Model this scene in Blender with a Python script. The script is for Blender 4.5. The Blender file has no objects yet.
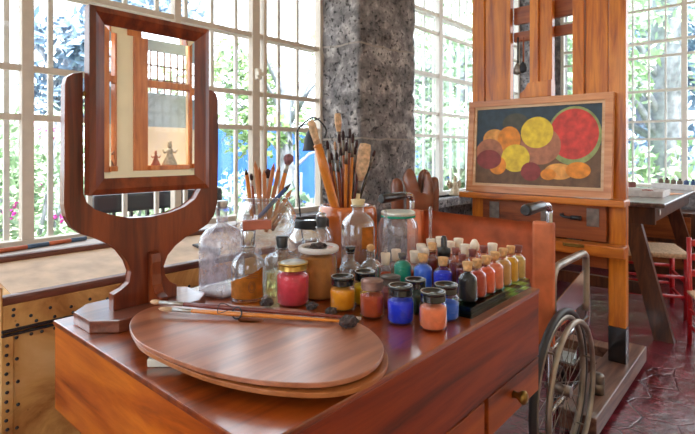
import bpy, bmesh, math, random
from mathutils import Vector, Matrix, noise, Quaternion
random.seed(7)
C = bpy.context.scene.collection
PI = math.pi
CZ = 1.2                       # eye height
F = 490.0                      # focal length in pixels of the 695 px frame
AX, AY = .7497, .6618          # viewing direction in the room

# ------------------------------------------------------------ survey helpers
def ab(px):
    r = (px-347.5)/F
    return .6618*r+AX, -AX*r+AY
def G(px, py, z=.8):           # point of a horizontal surface of height z
    d = F*(CZ-z)/(py-152); a, b = ab(px); return Vector((a*d, b*d, z))
def D(px, py, d):              # point at a given distance
    a, b = ab(px); return Vector((a*d, b*d, CZ-(py-152)/F*d))
def onY(px, py, Y):
    a, b = ab(px); return D(px, py, Y/b)
def onX(px, py, X):
    a, b = ab(px); return D(px, py, X/a)

# ------------------------------------------------------------ materials
def nt(name):
    m = bpy.data.materials.new(name); m.use_nodes = True
    t = m.node_tree; t.nodes.clear()
    out = t.nodes.new('ShaderNodeOutputMaterial')
    return m, t, out
def N(t, ty, **kw):
    n = t.nodes.new(ty)
    for k, v in kw.items():
        if k in n.inputs.keys(): n.inputs[k].default_value = v
        else: setattr(n, k, v)
    return n
def col(c): return (c[0], c[1], c[2], 1)
def srgb(r, g, b):
    f = lambda v: ((v/255+.055)/1.055)**2.4 if v > 10 else v/255/12.92
    return (f(r), f(g), f(b))
def ramp(t, fac, stops):
    r = t.nodes.new('ShaderNodeValToRGB'); t.links.new(fac, r.inputs[0])
    e = r.color_ramp.elements
    e[0].position = stops[0][0]; e[0].color = col(stops[0][1])
    e[1].position = stops[-1][0]; e[1].color = col(stops[-1][1])
    for p, c in stops[1:-1]:
        x = e.new(p); x.color = col(c)
    return r
def coords(t, scale=(1,1,1), rot=(0,0,0)):
    tc = t.nodes.new('ShaderNodeTexCoord'); mp = t.nodes.new('ShaderNodeMapping')
    mp.inputs['Scale'].default_value = scale; mp.inputs['Rotation'].default_value = rot
    t.links.new(tc.outputs['Object'], mp.inputs[0]); return mp.outputs[0]
def plain(name, c, rough=.5, metal=0, var=.12, scale=30, bump=0, coat=0, sss=0):
    m, t, out = nt(name)
    p = N(t, 'ShaderNodeBsdfPrincipled', Roughness=rough, Metallic=metal)
    if coat: p.inputs['Coat Weight'].default_value = coat; p.inputs['Coat Roughness'].default_value = .1
    n = N(t, 'ShaderNodeTexNoise', Scale=scale, Detail=5)
    t.links.new(coords(t), n.inputs[0])
    r = ramp(t, n.outputs[0], [(.3, tuple(x*(1-var) for x in c)), (.7, tuple(min(1, x*(1+var)) for x in c))])
    t.links.new(r.outputs[0], p.inputs['Base Color'])
    if bump:
        b = N(t, 'ShaderNodeBump', Strength=bump, Distance=.01); t.links.new(n.outputs[0], b.inputs['Height'])
        t.links.new(b.outputs[0], p.inputs['Normal'])
    t.links.new(p.outputs[0], out.inputs[0]); return m
def wood(name, c1, c2, axis='x', scale=6, rough=.35, coat=.3, rot=(0,0,0), dark=None, stretch=12, coatr=.12, ior=1.5):
    m, t, out = nt(name)
    s = {'x': (1, stretch, stretch), 'y': (stretch, 1, stretch), 'z': (stretch, stretch, 1)}[axis]
    co = coords(t, s, rot)
    n1 = N(t, 'ShaderNodeTexNoise', Scale=scale*.35, Detail=8, Roughness=.62, Distortion=.6); t.links.new(co, n1.inputs[0])
    r = ramp(t, n1.outputs[0], [(.3, dark or tuple(x*.55 for x in c1)), (.45, c1), (.62, c2), (.8, c1)])
    n2 = N(t, 'ShaderNodeTexNoise', Scale=3.5, Detail=4); t.links.new(coords(t), n2.inputs[0])
    mx = N(t, 'ShaderNodeMix', data_type='RGBA', blend_type='MULTIPLY'); mx.inputs[0].default_value = .5
    r2 = ramp(t, n2.outputs[0], [(.3, (.55,.5,.45)), (.65, (1,1,1))])
    t.links.new(r.outputs[0], mx.inputs[6]); t.links.new(r2.outputs[0], mx.inputs[7])
    p = N(t, 'ShaderNodeBsdfPrincipled', Roughness=rough)
    p.inputs['Coat Weight'].default_value = coat; p.inputs['Coat Roughness'].default_value = coatr; p.inputs['Coat IOR'].default_value = ior
    t.links.new(mx.outputs[2], p.inputs['Base Color'])
    b = N(t, 'ShaderNodeBump', Strength=.12, Distance=.004); t.links.new(n1.outputs[0], b.inputs['Height'])
    t.links.new(b.outputs[0], p.inputs['Normal'])
    t.links.new(p.outputs[0], out.inputs[0]); return m
def glass(name, tint=(.95,.97,.96), edge=.95, base=.075, power=2.2, dirt=0, dcol=(.8,.78,.82)):
    m, t, out = nt(name)
    tr = N(t, 'ShaderNodeBsdfTransparent', Color=col(tint))
    gl = N(t, 'ShaderNodeBsdfGlossy', Roughness=.03, Color=(.95,.97,1,1))
    lw = N(t, 'ShaderNodeLayerWeight', Blend=.5)
    pw = N(t, 'ShaderNodeMath', operation='POWER'); pw.inputs[1].default_value = power
    ml = N(t, 'ShaderNodeMath', operation='MULTIPLY_ADD'); ml.inputs[1].default_value = edge; ml.inputs[2].default_value = base
    t.links.new(lw.outputs['Facing'], pw.inputs[0]); t.links.new(pw.outputs[0], ml.inputs[0])
    mx = N(t, 'ShaderNodeMixShader'); t.links.new(ml.outputs[0], mx.inputs[0])
    t.links.new(tr.outputs[0], mx.inputs[1]); t.links.new(gl.outputs[0], mx.inputs[2])
    last = mx
    if dirt:
        df = N(t, 'ShaderNodeBsdfDiffuse', Color=col(dcol))
        n = N(t, 'ShaderNodeTexNoise', Scale=14, Detail=7, Roughness=.65); t.links.new(coords(t), n.inputs[0])
        r = ramp(t, n.outputs[0], [(.35, (0,0,0)), (.7, (dirt,)*3)])
        m2 = N(t, 'ShaderNodeMixShader'); t.links.new(r.outputs[0], m2.inputs[0])
        t.links.new(last.outputs[0], m2.inputs[1]); t.links.new(df.outputs[0], m2.inputs[2]); last = m2
    t.links.new(last.outputs[0], out.inputs[0]); return m

M = {}
M['clear'] = glass('clear_glass', tint=(.98,.99,.985), base=.035, power=2.6)
M['clear_b'] = glass('bottle_glass', tint=(.86,.88,.88), base=.10, power=1.8, dirt=.16, dcol=(.75,.74,.74))
M['dusty'] = glass('dusty_glass', tint=(.93,.94,.97), dirt=.62, dcol=(.80,.78,.90))
M['amber'] = glass('amber_glass', tint=(.55,.25,.08), dirt=.3, dcol=(.25,.08,.02))
M['bowl'] = glass('bowl_glass', tint=(.93,.96,.97), edge=1, base=.12, power=1.5, dirt=.12)
M['milky'] = glass('milky_glass', tint=(.92,.92,.95), dirt=.45, dcol=(.72,.68,.74))
M['pane'] = glass('window_pane', tint=(.97,.985,1), edge=.5, base=.02, power=4)
def slabglass():
    m, t, out = nt('green_slab_glass')
    tr = N(t, 'ShaderNodeBsdfTransparent', Color=(.64,.76,.70,1))
    gl = N(t, 'ShaderNodeBsdfGlossy', Roughness=.06, Color=(.8,.95,.9,1))
    lw = N(t, 'ShaderNodeLayerWeight', Blend=.35); mx = N(t, 'ShaderNodeMixShader')
    t.links.new(lw.outputs['Fresnel'], mx.inputs[0]); t.links.new(tr.outputs[0], mx.inputs[1]); t.links.new(gl.outputs[0], mx.inputs[2])
    t.links.new(mx.outputs[0], out.inputs[0]); return m
M['slab'] = slabglass()
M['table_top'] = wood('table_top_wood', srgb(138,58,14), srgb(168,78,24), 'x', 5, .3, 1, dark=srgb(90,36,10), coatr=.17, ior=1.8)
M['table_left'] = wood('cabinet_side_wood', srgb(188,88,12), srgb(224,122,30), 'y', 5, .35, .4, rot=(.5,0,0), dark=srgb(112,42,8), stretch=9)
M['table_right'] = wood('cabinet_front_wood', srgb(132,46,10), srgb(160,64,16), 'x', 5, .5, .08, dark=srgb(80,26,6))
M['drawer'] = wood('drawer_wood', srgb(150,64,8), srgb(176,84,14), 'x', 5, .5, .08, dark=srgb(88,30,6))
M['mirror_wood'] = wood('mirror_frame_wood', srgb(112,44,18), srgb(148,68,28), 'z', 6, .34, .4, dark=srgb(68,26,12))
M['mirror_base'] = wood('mirror_base_wood', srgb(124,66,48), srgb(150,88,66), 'x', 6, .32, .9, dark=srgb(86,42,28), ior=1.7)
M['palette'] = wood('palette_wood', srgb(158,92,58), srgb(196,124,88), 'x', 5, .32, .8, rot=(0,0,.9), dark=srgb(116,62,40), coatr=.28, ior=1.75)
M['palette_low'] = wood('lower_palette_wood', srgb(160,92,44), srgb(188,116,62), 'x', 5, .4, .2, rot=(0,0,.9))
M['easel'] = wood('easel_wood', srgb(206,112,14), srgb(236,146,32), 'z', 6, .38, .25, dark=srgb(150,72,18))
M['easel_h'] = wood('easel_crosswood', srgb(194,104,24), srgb(222,132,40), 'y', 6, .4, .25, dark=srgb(130,60,18))
M['easel_dark'] = wood('easel_box_wood', srgb(150,74,28), srgb(176,96,40), 'y', 6, .45, .2, dark=srgb(96,44,18))
M['easel_base'] = wood('easel_base_wood', srgb(112,76,62), srgb(146,108,88), 'x', 6, .45, .3, dark=srgb(66,42,36))
M['frame'] = wood('picture_frame_wood', srgb(214,140,88), srgb(232,166,114), 'y', 6, .4, .2, dark=srgb(190,112,66))
M['slip'] = wood('picture_slip_wood', srgb(226,184,138), srgb(238,204,164), 'y', 6, .5, .1, dark=srgb(206,156,110))
M['desk'] = wood('dark_desk_wood', srgb(78,42,24), srgb(104,60,34), 'z', 6, .4, .3, dark=srgb(54,28,20))
M['desk_top'] = wood('desk_top_wood', srgb(96,76,70), srgb(130,108,100), 'x', 6, .3, .4)
M['slat'] = wood('trunk_slat_wood', srgb(96,50,38), srgb(126,74,56), 'x', 6, .45, .2, dark=srgb(60,32,26))
M['pencil'] = plain('pencil_wood', srgb(206,138,92), .55)
M['pencil_b'] = plain('tan_pencil_wood', srgb(188,116,74), .55)
M['orange_h'] = plain('orange_handle_paint', srgb(214,126,36), .35, coat=.4)
M['brown_h'] = plain('brown_handle_paint', srgb(150,76,36), .4, coat=.3)
M['red_h'] = plain('red_brown_handle', srgb(122,44,26), .35, coat=.4)
M['navy'] = plain('blue_pencil_paint', srgb(58,84,132), .4)
M['black'] = plain('black_paint', srgb(22,22,24), .22, coat=.8)
M['blackrubber'] = plain('black_rubber', srgb(34,34,36), .4, coat=.35)
M['iron'] = plain('black_iron', srgb(36,36,42), .5)
M['steel'] = plain('dull_steel', srgb(190,188,184), .35, .85)
M['chrome'] = plain('worn_chrome', srgb(200,202,208), .2, 1)
M['pewter'] = plain('rim_metal', srgb(132,122,112), .4, .8, var=.3)
M['rimgrey'] = plain('worn_rim_metal', srgb(160,150,138), .42, .75, var=.3, scale=12)
M['brass'] = plain('aged_brass', srgb(150,118,60), .4, .9, var=.25)
M['gold'] = plain('gold_lid', srgb(214,176,96), .28, 1)
M['tyre'] = plain('tyre_rubber', srgb(46,44,46), .5)
M['hair'] = plain('pale_bristle', srgb(214,176,140), .8, scale=80, var=.3, bump=.4)
M['hair_dark'] = plain('dark_bristle', srgb(62,38,40), .85, scale=90, var=.3, bump=.4)
M['hair_mauve'] = plain('mauve_bristle', srgb(138,96,100), .85, scale=90, var=.3, bump=.4)
M['cork'] = plain('cork', srgb(214,164,110), .8, scale=90, var=.25, bump=.3)
M['pale_cork'] = plain('pale_stopper', srgb(244,226,206), .7, scale=60, var=.1)
M['maroon_cap'] = plain('maroon_cap', srgb(128,66,58), .5)
M['rust_lid'] = plain('rusty_lid', srgb(150,116,104), .5, .6, var=.35, scale=50)
M['grey_lid'] = plain('grey_lid', srgb(112,104,98), .45, .7, var=.3)
M['plastic'] = plain('ivory_plastic', srgb(214,206,202), .4, var=.05)
M['pearl'] = plain('pearl_lid', srgb(220,218,206), .3, .4, var=.15, scale=40)
M['ceramic'] = plain('amber_glaze', srgb(190,96,40), .2, scale=9, var=.25, coat=.9)
M['paper'] = plain('white_paper', srgb(230,226,220), .8, var=.04)
M['foam'] = plain('white_block', srgb(226,220,208), .85, var=.05)
M['lump'] = plain('dark_lump', srgb(70,56,54), .8, var=.5, scale=120, bump=.8)
M['redblock'] = plain('terracotta_block', srgb(176,98,74), .6)
M['label_amber'] = plain('aged_amber_label', srgb(206,124,34), .7, var=.3, scale=40)
M['leather'] = plain('orange_leather', srgb(204,110,64), .55, var=.3, scale=10, bump=.15)
M['corset'] = plain('brown_leather', srgb(134,76,50), .32, var=.3, scale=12, coat=.5)
M['white_paint'] = plain('white_window_paint', srgb(226,222,216), .5, var=.03)
M['cream_paint'] = plain('cream_window_paint', srgb(206,194,180), .5, var=.05)
M['cream_wall'] = plain('cream_plaster', srgb(250,224,180), .8, var=.04, scale=6, bump=.05)
M['plaster'] = plain('white_plaster', srgb(232,226,214), .85, var=.03, scale=6)
M['orange_wood'] = wood('orange_window_wood', srgb(206,112,52), srgb(226,134,66), 'z', 6, .4, .2)
M['grey_panel'] = plain('blue_grey_panel', srgb(150,172,192), .4, var=.08, scale=4)
M['brown_grille'] = plain('brown_grille', srgb(120,78,52), .5)
M['red_paint'] = plain('red_chair_paint', srgb(188,28,34), .35, coat=.4)
M['rush'] = plain('woven_rush', srgb(206,170,136), .75, var=.3, scale=60, bump=.5)
M['clay'] = plain('brown_clay', srgb(150,106,84), .7, var=.3, scale=50)
M['clay_white'] = plain('painted_clay', srgb(196,178,150), .7, var=.25, scale=60)
M['blue_wall'] = plain('cobalt_plaster', srgb(48,104,206), .8, var=.15, scale=3)
M['ground'] = plain('garden_ground', srgb(150,140,120), .9, var=.2, scale=4)
M['bark'] = plain('blue_grey_bark', srgb(150,156,168), .9, var=.35, scale=9, bump=.6)
M['leaf'] = plain('garden_leaf', srgb(124,158,96), .5, var=.45, scale=5)
M['leaf_l'] = plain('light_leaf', srgb(170,198,160), .5, var=.35, scale=5)
M['leaf_d'] = plain('dark_leaf', srgb(96,126,96), .5, var=.4, scale=5)
M['leaf_b'] = plain('blue_leaf', srgb(134,160,182), .5, var=.4, scale=5)
M['petal'] = plain('magenta_petal', srgb(222,40,170), .5, var=.2)
M['wax'] = plain('yellow_cap', srgb(216,196,150), .5, var=.08)
M['stick_red'] = plain('red_orange_stick', srgb(190,96,58), .5, var=.15)
M['stick_blue'] = plain('slate_blue_stick', srgb(72,92,116), .5)
M['inkwhite'] = plain('white_card', srgb(214,208,206), .7)
M['rod'] = glass('tube_glass', tint=(.85,.83,.85), edge=.6, base=.14, power=2)
def pig(name, r, g, b, v=.14):
    M[name] = plain(name, srgb(r, g, b), .75, var=v, scale=45, bump=.25)
for a in [('crimson_pigment',222,64,80),('orange_pigment',255,160,6),('yellow_pigment',240,200,10),('rust_pigment',184,72,24),
          ('rose_pigment',176,96,92),('cobalt_pigment',10,48,224),('green_pigment',58,84,72),('terracotta_pigment',234,122,76),
          ('azure_pigment',8,92,216),('brown_pigment',176,112,52),('viridian_pigment',10,150,122),('periwinkle_pigment',62,116,232),
          ('black_pigment',34,32,36),('red_pigment',180,58,28),('vermilion_pigment',228,90,42),('salmon_pigment',226,120,80),
          ('ochre_pigment',198,146,78),('yolk_pigment',226,166,40),('sand_pigment',206,170,92),('maroon_pigment',112,44,44),
          ('grey_pigment',120,104,92),('oil',186,112,26),('straw_oil',222,206,160)]: pig(*a)

M['oil'] = glass('amber_oil', tint=(.80,.42,.08), edge=.3, base=.03, dirt=.3, dcol=(.5,.2,.03))
M['straw_oil'] = glass('pale_oil', tint=(.96,.86,.55), edge=.5, base=.06, dirt=.1, dcol=(.8,.6,.3))
# trunk hide
def hide():
    m, t, out = nt('stained_hide'); co = coords(t)
    n = N(t, 'ShaderNodeTexNoise', Scale=4, Detail=9, Roughness=.6, Distortion=.8); t.links.new(co, n.inputs[0])
    r = ramp(t, n.outputs[0], [(.33, srgb(80,48,28)), (.43, srgb(176,120,62)), (.55, srgb(218,168,100)), (.70, srgb(236,198,138))])
    v = N(t, 'ShaderNodeTexVoronoi', Scale=26); t.links.new(co, v.inputs[0])
    r2 = ramp(t, v.outputs['Distance'], [(.04, (.35,.25,.2)), (.10, (1,1,1))])
    mx = N(t, 'ShaderNodeMix', data_type='RGBA', blend_type='MULTIPLY'); mx.inputs[0].default_value = .6
    t.links.new(r.outputs[0], mx.inputs[6]); t.links.new(r2.outputs[0], mx.inputs[7])
    p = N(t, 'ShaderNodeBsdfPrincipled', Roughness=.6); t.links.new(mx.outputs[2], p.inputs['Base Color'])
    b = N(t, 'ShaderNodeBump', Strength=.3, Distance=.01); t.links.new(n.outputs[0], b.inputs['Height']); t.links.new(b.outputs[0], p.inputs['Normal'])
    t.links.new(p.outputs[0], out.inputs[0]); return m
M['hide'] = hide()
M['hide_pale'] = plain('faded_lid_hide', srgb(196,164,134), .6, var=.2, scale=14, bump=.2)
M['trunk_top'] = plain('grey_lid_top', srgb(176,160,152), .5, var=.2, scale=10)
def stone(name, c1, c2, mort=None):
    m, t, out = nt(name); co = coords(t)
    n = N(t, 'ShaderNodeTexNoise', Scale=9, Detail=10, Roughness=.72); t.links.new(co, n.inputs[0])
    r = ramp(t, n.outputs[0], [(.34, tuple(x*.3 for x in c1)), (.44, tuple(x*.7 for x in c1)), (.52, c1), (.64, c2)])
    v = N(t, 'ShaderNodeTexNoise', Scale=42, Detail=4, Roughness=.5); t.links.new(co, v.inputs[0])
    r2 = ramp(t, v.outputs[0], [(.33, (.12,.11,.12)), (.42, (1,1,1))])
    mx = N(t, 'ShaderNodeMix', data_type='RGBA', blend_type='MULTIPLY'); mx.inputs[0].default_value = .85
    t.links.new(r.outputs[0], mx.inputs[6]); t.links.new(r2.outputs[0], mx.inputs[7])
    c = mx.outputs[2]
    if mort:
        sp = N(t, 'ShaderNodeSeparateXYZ'); t.links.new(co, sp.inputs[0])
        n3 = N(t, 'ShaderNodeTexNoise', Scale=5, Detail=3); t.links.new(co, n3.inputs[0])
        a1 = N(t, 'ShaderNodeMath', operation='MULTIPLY_ADD'); a1.inputs[1].default_value = .05
        t.links.new(n3.outputs[0], a1.inputs[0]); t.links.new(sp.outputs[2], a1.inputs[2])
        cur = None
        for z in mort:
            s = N(t, 'ShaderNodeMath', operation='COMPARE'); s.inputs[1].default_value = z+.025; s.inputs[2].default_value = .006
            t.links.new(a1.outputs[0], s.inputs[0])
            if cur is None: cur = s.outputs[0]
            else:
                ad = N(t, 'ShaderNodeMath', operation='ADD'); t.links.new(cur, ad.inputs[0]); t.links.new(s.outputs[0], ad.inputs[1]); cur = ad.outputs[0]
        m3 = N(t, 'ShaderNodeMix', data_type='RGBA'); t.links.new(cur, m3.inputs[0]); t.links.new(c, m3.inputs[6]); m3.inputs[7].default_value = col(srgb(160,150,142)); c = m3.outputs[2]
    p = N(t, 'ShaderNodeBsdfPrincipled', Roughness=.85); t.links.new(c, p.inputs['Base Color'])
    b = N(t, 'ShaderNodeBump', Strength=.9, Distance=.02); t.links.new(r2.outputs[0], b.inputs['Height']); 
    b2 = N(t, 'ShaderNodeBump', Strength=.7, Distance=.03); t.links.new(n.outputs[0], b2.inputs['Height']); t.links.new(b.outputs[0], b2.inputs['Normal'])
    t.links.new(b2.outputs[0], p.inputs['Normal']); t.links.new(p.outputs[0], out.inputs[0]); return m
M['stone'] = stone('volcanic_stone', srgb(138,132,132), srgb(196,188,184), [1.28, 1.86, 2.5])
M['stone_w'] = stone('grey_stone_wall', srgb(130,126,130), srgb(176,172,172))
def floor_mat():
    m, t, out = nt('maroon_floor_tiles'); co = coords(t, (1,1,1), (0,0,.3))
    n0 = N(t, 'ShaderNodeTexNoise', Scale=3, Detail=3); t.links.new(co, n0.inputs[0])
    ad = N(t, 'ShaderNodeMix', data_type='VECTOR'); ad.inputs[0].default_value = .09
    t.links.new(co, ad.inputs[4]); t.links.new(n0.outputs[1], ad.inputs[5])
    v = N(t, 'ShaderNodeTexVoronoi', Scale=5.6, feature='DISTANCE_TO_EDGE'); t.links.new(ad.outputs[1], v.inputs[0])
    r = ramp(t, v.outputs[0], [(.01, (0,0,0)), (.03, (1,1,1))])
    n = N(t, 'ShaderNodeTexNoise', Scale=6, Detail=8, Roughness=.65); t.links.new(co, n.inputs[0])
    c = ramp(t, n.outputs[0], [(.3, srgb(76,20,32)), (.5, srgb(114,34,48)), (.72, srgb(148,64,76))])
    mx = N(t, 'ShaderNodeMix', data_type='RGBA'); t.links.new(r.outputs[0], mx.inputs[0]); mx.inputs[6].default_value = col(srgb(100,40,50)); t.links.new(c.outputs[0], mx.inputs[7])
    p = N(t, 'ShaderNodeBsdfPrincipled', Roughness=.22); p.inputs['Coat Weight'].default_value = 1; p.inputs['Coat Roughness'].default_value = .1; p.inputs['Coat IOR'].default_value = 1.5
    t.links.new(mx.outputs[2], p.inputs['Base Color'])
    b = N(t, 'ShaderNodeBump', Strength=.25, Distance=.006); t.links.new(r.outputs[0], b.inputs['Height'])
    b2 = N(t, 'ShaderNodeBump', Strength=.45, Distance=.02); t.links.new(n.outputs[0], b2.inputs['Height']); t.links.new(b.outputs[0], b2.inputs['Normal'])
    t.links.new(b2.outputs[0], p.inputs['Normal']); t.links.new(b2.outputs[0], p.inputs['Coat Normal']); t.links.new(p.outputs[0], out.inputs[0]); return m
M['floor'] = floor_mat()
def mirror_mat():
    m, t, out = nt('silver_mirror'); g = N(t, 'ShaderNodeBsdfGlossy', Roughness=.012, Color=(.93,.94,.93,1)); t.links.new(g.outputs[0], out.inputs[0]); return m
M['mirror'] = mirror_mat()

# ------------------------------------------------------------ mesh helpers
def box(bm, x0, y0, z0, x1, y1, z1, bev=0, mat=None, mi=0):
    r = bmesh.ops.create_cube(bm, size=1)
    vs = r['verts']
    for v in vs:
        v.co = Vector(((x0+x1)/2+v.co.x*(x1-x0), (y0+y1)/2+v.co.y*(y1-y0), (z0+z1)/2+v.co.z*(z1-z0)))
        if mat: v.co = mat @ v.co
    fs = set(f for v in vs for f in v.link_faces)
    for f in fs: f.material_index = mi
    if bev:
        es = list(set(e for v in vs for e in v.link_edges))
        bmesh.ops.bevel(bm, geom=es, offset=bev, segments=2, profile=.6, affect='EDGES')
def lathe(bm, prof, seg=32, c=(0,0,0), sq=0, mi=0, rot=0, cap=True):
    rings = []
    for r, z in prof:
        ring = []
        for i in range(seg):
            t = 2*PI*i/seg
            k = 1
            if sq:                                  # squarish section
                k = 1/((abs(math.cos(t))**sq+abs(math.sin(t))**sq)**(1/sq)) if r > .6*max(p[0] for p in prof) else 1
            ring.append(bm.verts.new((c[0]+r*k*math.cos(t+rot), c[1]+r*k*math.sin(t+rot), c[2]+z)))
        rings.append(ring)
    for a, b in zip(rings, rings[1:]):
        for i in range(seg):
            f = bm.faces.new((a[i], a[(i+1) % seg], b[(i+1) % seg], b[i])); f.material_index = mi; f.smooth = True
    if not cap: return
    if prof[0][0] > 1e-5:
        f = bm.faces.new(list(reversed(rings[0]))); f.material_index = mi
    if prof[-1][0] > 1e-5:
        f = bm.faces.new(rings[-1]); f.material_index = mi
def tube(bm, pts, r, seg=10, cap=True, radii=None, mi=0, closed=False):
    pts = [Vector(p) for p in pts]; n = len(pts); rings = []; up = None
    for i, p in enumerate(pts):
        if closed: d = (pts[(i+1) % n]-pts[i-1]).normalized()
        else: d = (pts[min(i+1, n-1)]-pts[max(i-1, 0)]).normalized()
        if up is None: up = Vector((0,0,1)) if abs(d.z) < .9 else Vector((1,0,0))
        s = d.cross(up)
        if s.length < 1e-5: s = d.orthogonal()
        s.normalize(); up = s.cross(d).normalized()
        rr = radii[i] if radii else r
        rings.append([bm.verts.new(p+s*rr*math.cos(2*PI*k/seg)+up*rr*math.sin(2*PI*k/seg)) for k in range(seg)])
    prs = list(zip(rings, rings[1:]))+([(rings[-1], rings[0])] if closed else [])
    for a, b in prs:
        for k in range(seg):
            f = bm.faces.new((a[k], a[(k+1) % seg], b[(k+1) % seg], b[k])); f.smooth = True; f.material_index = mi
    if cap and not closed: bm.faces.new(list(reversed(rings[0]))); bm.faces.new(rings[-1])
def smooth_pts(pts, n=8, closed=False):
    P = [Vector(p) for p in pts]; out = []; L = len(P)
    rng = range(L) if closed else range(L-1)
    for i in rng:
        if closed: p0, p1, p2, p3 = P[i-1], P[i], P[(i+1) % L], P[(i+2) % L]
        else: p0, p1, p2, p3 = P[max(i-1,0)], P[i], P[i+1], P[min(i+2,L-1)]
        for k in range(n):
            t = k/n
            out.append(.5*((2*p1)+(p2-p0)*t+(2*p0-5*p1+4*p2-p3)*t*t+(3*p1-p0-3*p2+p3)*t**3))
    if not closed: out.append(P[-1])
    return out
def prism(bm, pts, off, bev=0, mi=0):
    """closed outline of 3-D points extruded by the vector off"""
    a = [bm.verts.new(p) for p in pts]; off = Vector(off)
    b = [bm.verts.new(Vector(p)+off) for p in pts]
    fs = [bm.faces.new(a), bm.faces.new(list(reversed(b)))]
    n = len(a)
    for i in range(n): fs.append(bm.faces.new((a[(i+1) % n], a[i], b[i], b[(i+1) % n])))
    for f in fs: f.material_index = mi
    if bev:
        es = list(fs[0].edges)+list(fs[1].edges)
        bmesh.ops.bevel(bm, geom=es, offset=bev, segments=2, profile=.6, affect='EDGES')
def obj(name, bm, m, parent=None, loc=None, smooth=None):
    bmesh.ops.recalc_face_normals(bm, faces=bm.faces)
    me = bpy.data.meshes.new(name); bm.to_mesh(me); bm.free()
    for x in (m if isinstance(m, (list, tuple)) else [m]): me.materials.append(M[x] if isinstance(x, str) else x)
    o = bpy.data.objects.new(name, me); C.objects.link(o)
    if parent: o.parent = parent
    if loc is not None: o.location = loc
    if smooth:
        for p in me.polygons: p.use_smooth = True
    return o
def NB(): return bmesh.new()
def tag(o, label, cat, group=None, kind=None):
    o['label'] = label; o['category'] = cat
    if group: o['group'] = group
    if kind: o['kind'] = kind
    return o
def thing(name, label, cat, loc=(0,0,0), group=None, rot=None, rz=0):
    o = bpy.data.objects.new(name, None); C.objects.link(o); o.location = loc; o.empty_display_size = .05
    if rot is not None: o.rotation_mode = 'QUATERNION'; o.rotation_quaternion = rot
    else: o.rotation_euler = (0, 0, rz)
    return tag(o, label, cat, group)
def struct(name, bm, m, parent=None, smooth=None):
    o = obj(name, bm, m, parent, smooth=smooth)
    if not parent: o['kind'] = 'structure'
    return o
def subsurf(o, n=2):
    md = o.modifiers.new('s', 'SUBSURF'); md.levels = n; md.render_levels = n

# ------------------------------------------------------------ room shell
XB, YW, YC, XD, HC = 6.0, 2.2, -1.6, -2.6, 3.25
bm = NB(); box(bm, XD-.2, YC-.5, -.1, XB+.3, YW+.25, 0); struct('floor', bm, 'floor')
bm = NB(); box(bm, XD-.3, YC-.6, HC, XB+.4, YW+.4, HC+.15); struct('ceiling', bm, 'plaster')
SILL = .83
# window wall (left in the picture)
bm = NB()
box(bm, XD-.2, 2.06, 0, XB+.3, 2.34, SILL)
box(bm, XD-.2, 2.12, 3.1, XB+.3, 2.34, HC)
box(bm, 5.36, 2.06, SILL, XB+.3, 2.34, 3.1); box(bm, XD-.2, 2.12, SILL, -1.2, 2.34, 3.1)
struct('wall_left', bm, 'stone_w')
bm = NB(); box(bm, 2.80, 1.98, SILL-.07, 5.36, 2.16, SILL, .008)
struct('trim_1', bm, 'stone_w')
# stone pier between the two windows
bm = NB(); bmesh.ops.create_grid(bm, x_segments=1, y_segments=1, size=.1); bm.clear()
def craggy(x0, y0, z0, x1, y1, z1, step=.03, amp=.018):
    bm = NB(); bmesh.ops.create_cube(bm, size=1)
    for v in bm.verts: v.co = Vector(((x0+x1)/2+v.co.x*(x1-x0), (y0+y1)/2+v.co.y*(y1-y0), (z0+z1)/2+v.co.z*(z1-z0)))
    for ax in range(3):
        lo, hi = (x0,y0,z0)[ax], (x1,y1,z1)[ax]; k = max(1, int((hi-lo)/step))
        nrm = [0,0,0]; nrm[ax] = 1
        for i in range(1, k):
            pt = [0,0,0]; pt[ax] = lo+(hi-lo)*i/k
            bmesh.ops.bisect_plane(bm, geom=bm.verts[:]+bm.edges[:]+bm.faces[:], plane_co=pt, plane_no=nrm)
    for v in bm.verts:
        n = noise.noise_vector(v.co*6)*amp + noise.noise_vector(v.co*22)*amp*.55
        v.co += n
    return bm
struct('wall_pier', craggy(2.225, 1.86, 0, 2.79, 2.235, HC, .035), 'stone', smooth=True)
# far wall with window
bm = NB()
box(bm, XB, YC-.5, 0, XB+.28, 2.06, SILL)
box(bm, XB, YC-.5, 3.1, XB+.28, 2.06, HC)
box(bm, XB, 1.95, SILL, XB+.28, 2.06, 3.1); box(bm, XB, YC-.5, SILL, XB+.28, -1.2, 3.1)
struct('wall_far', bm, 'stone_w')
bm = NB(); box(bm, XB-.06, -1.2, SILL, XB+.2, 1.95, SILL+.03, .006); struct('trim_2', bm, 'plaster')

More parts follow.
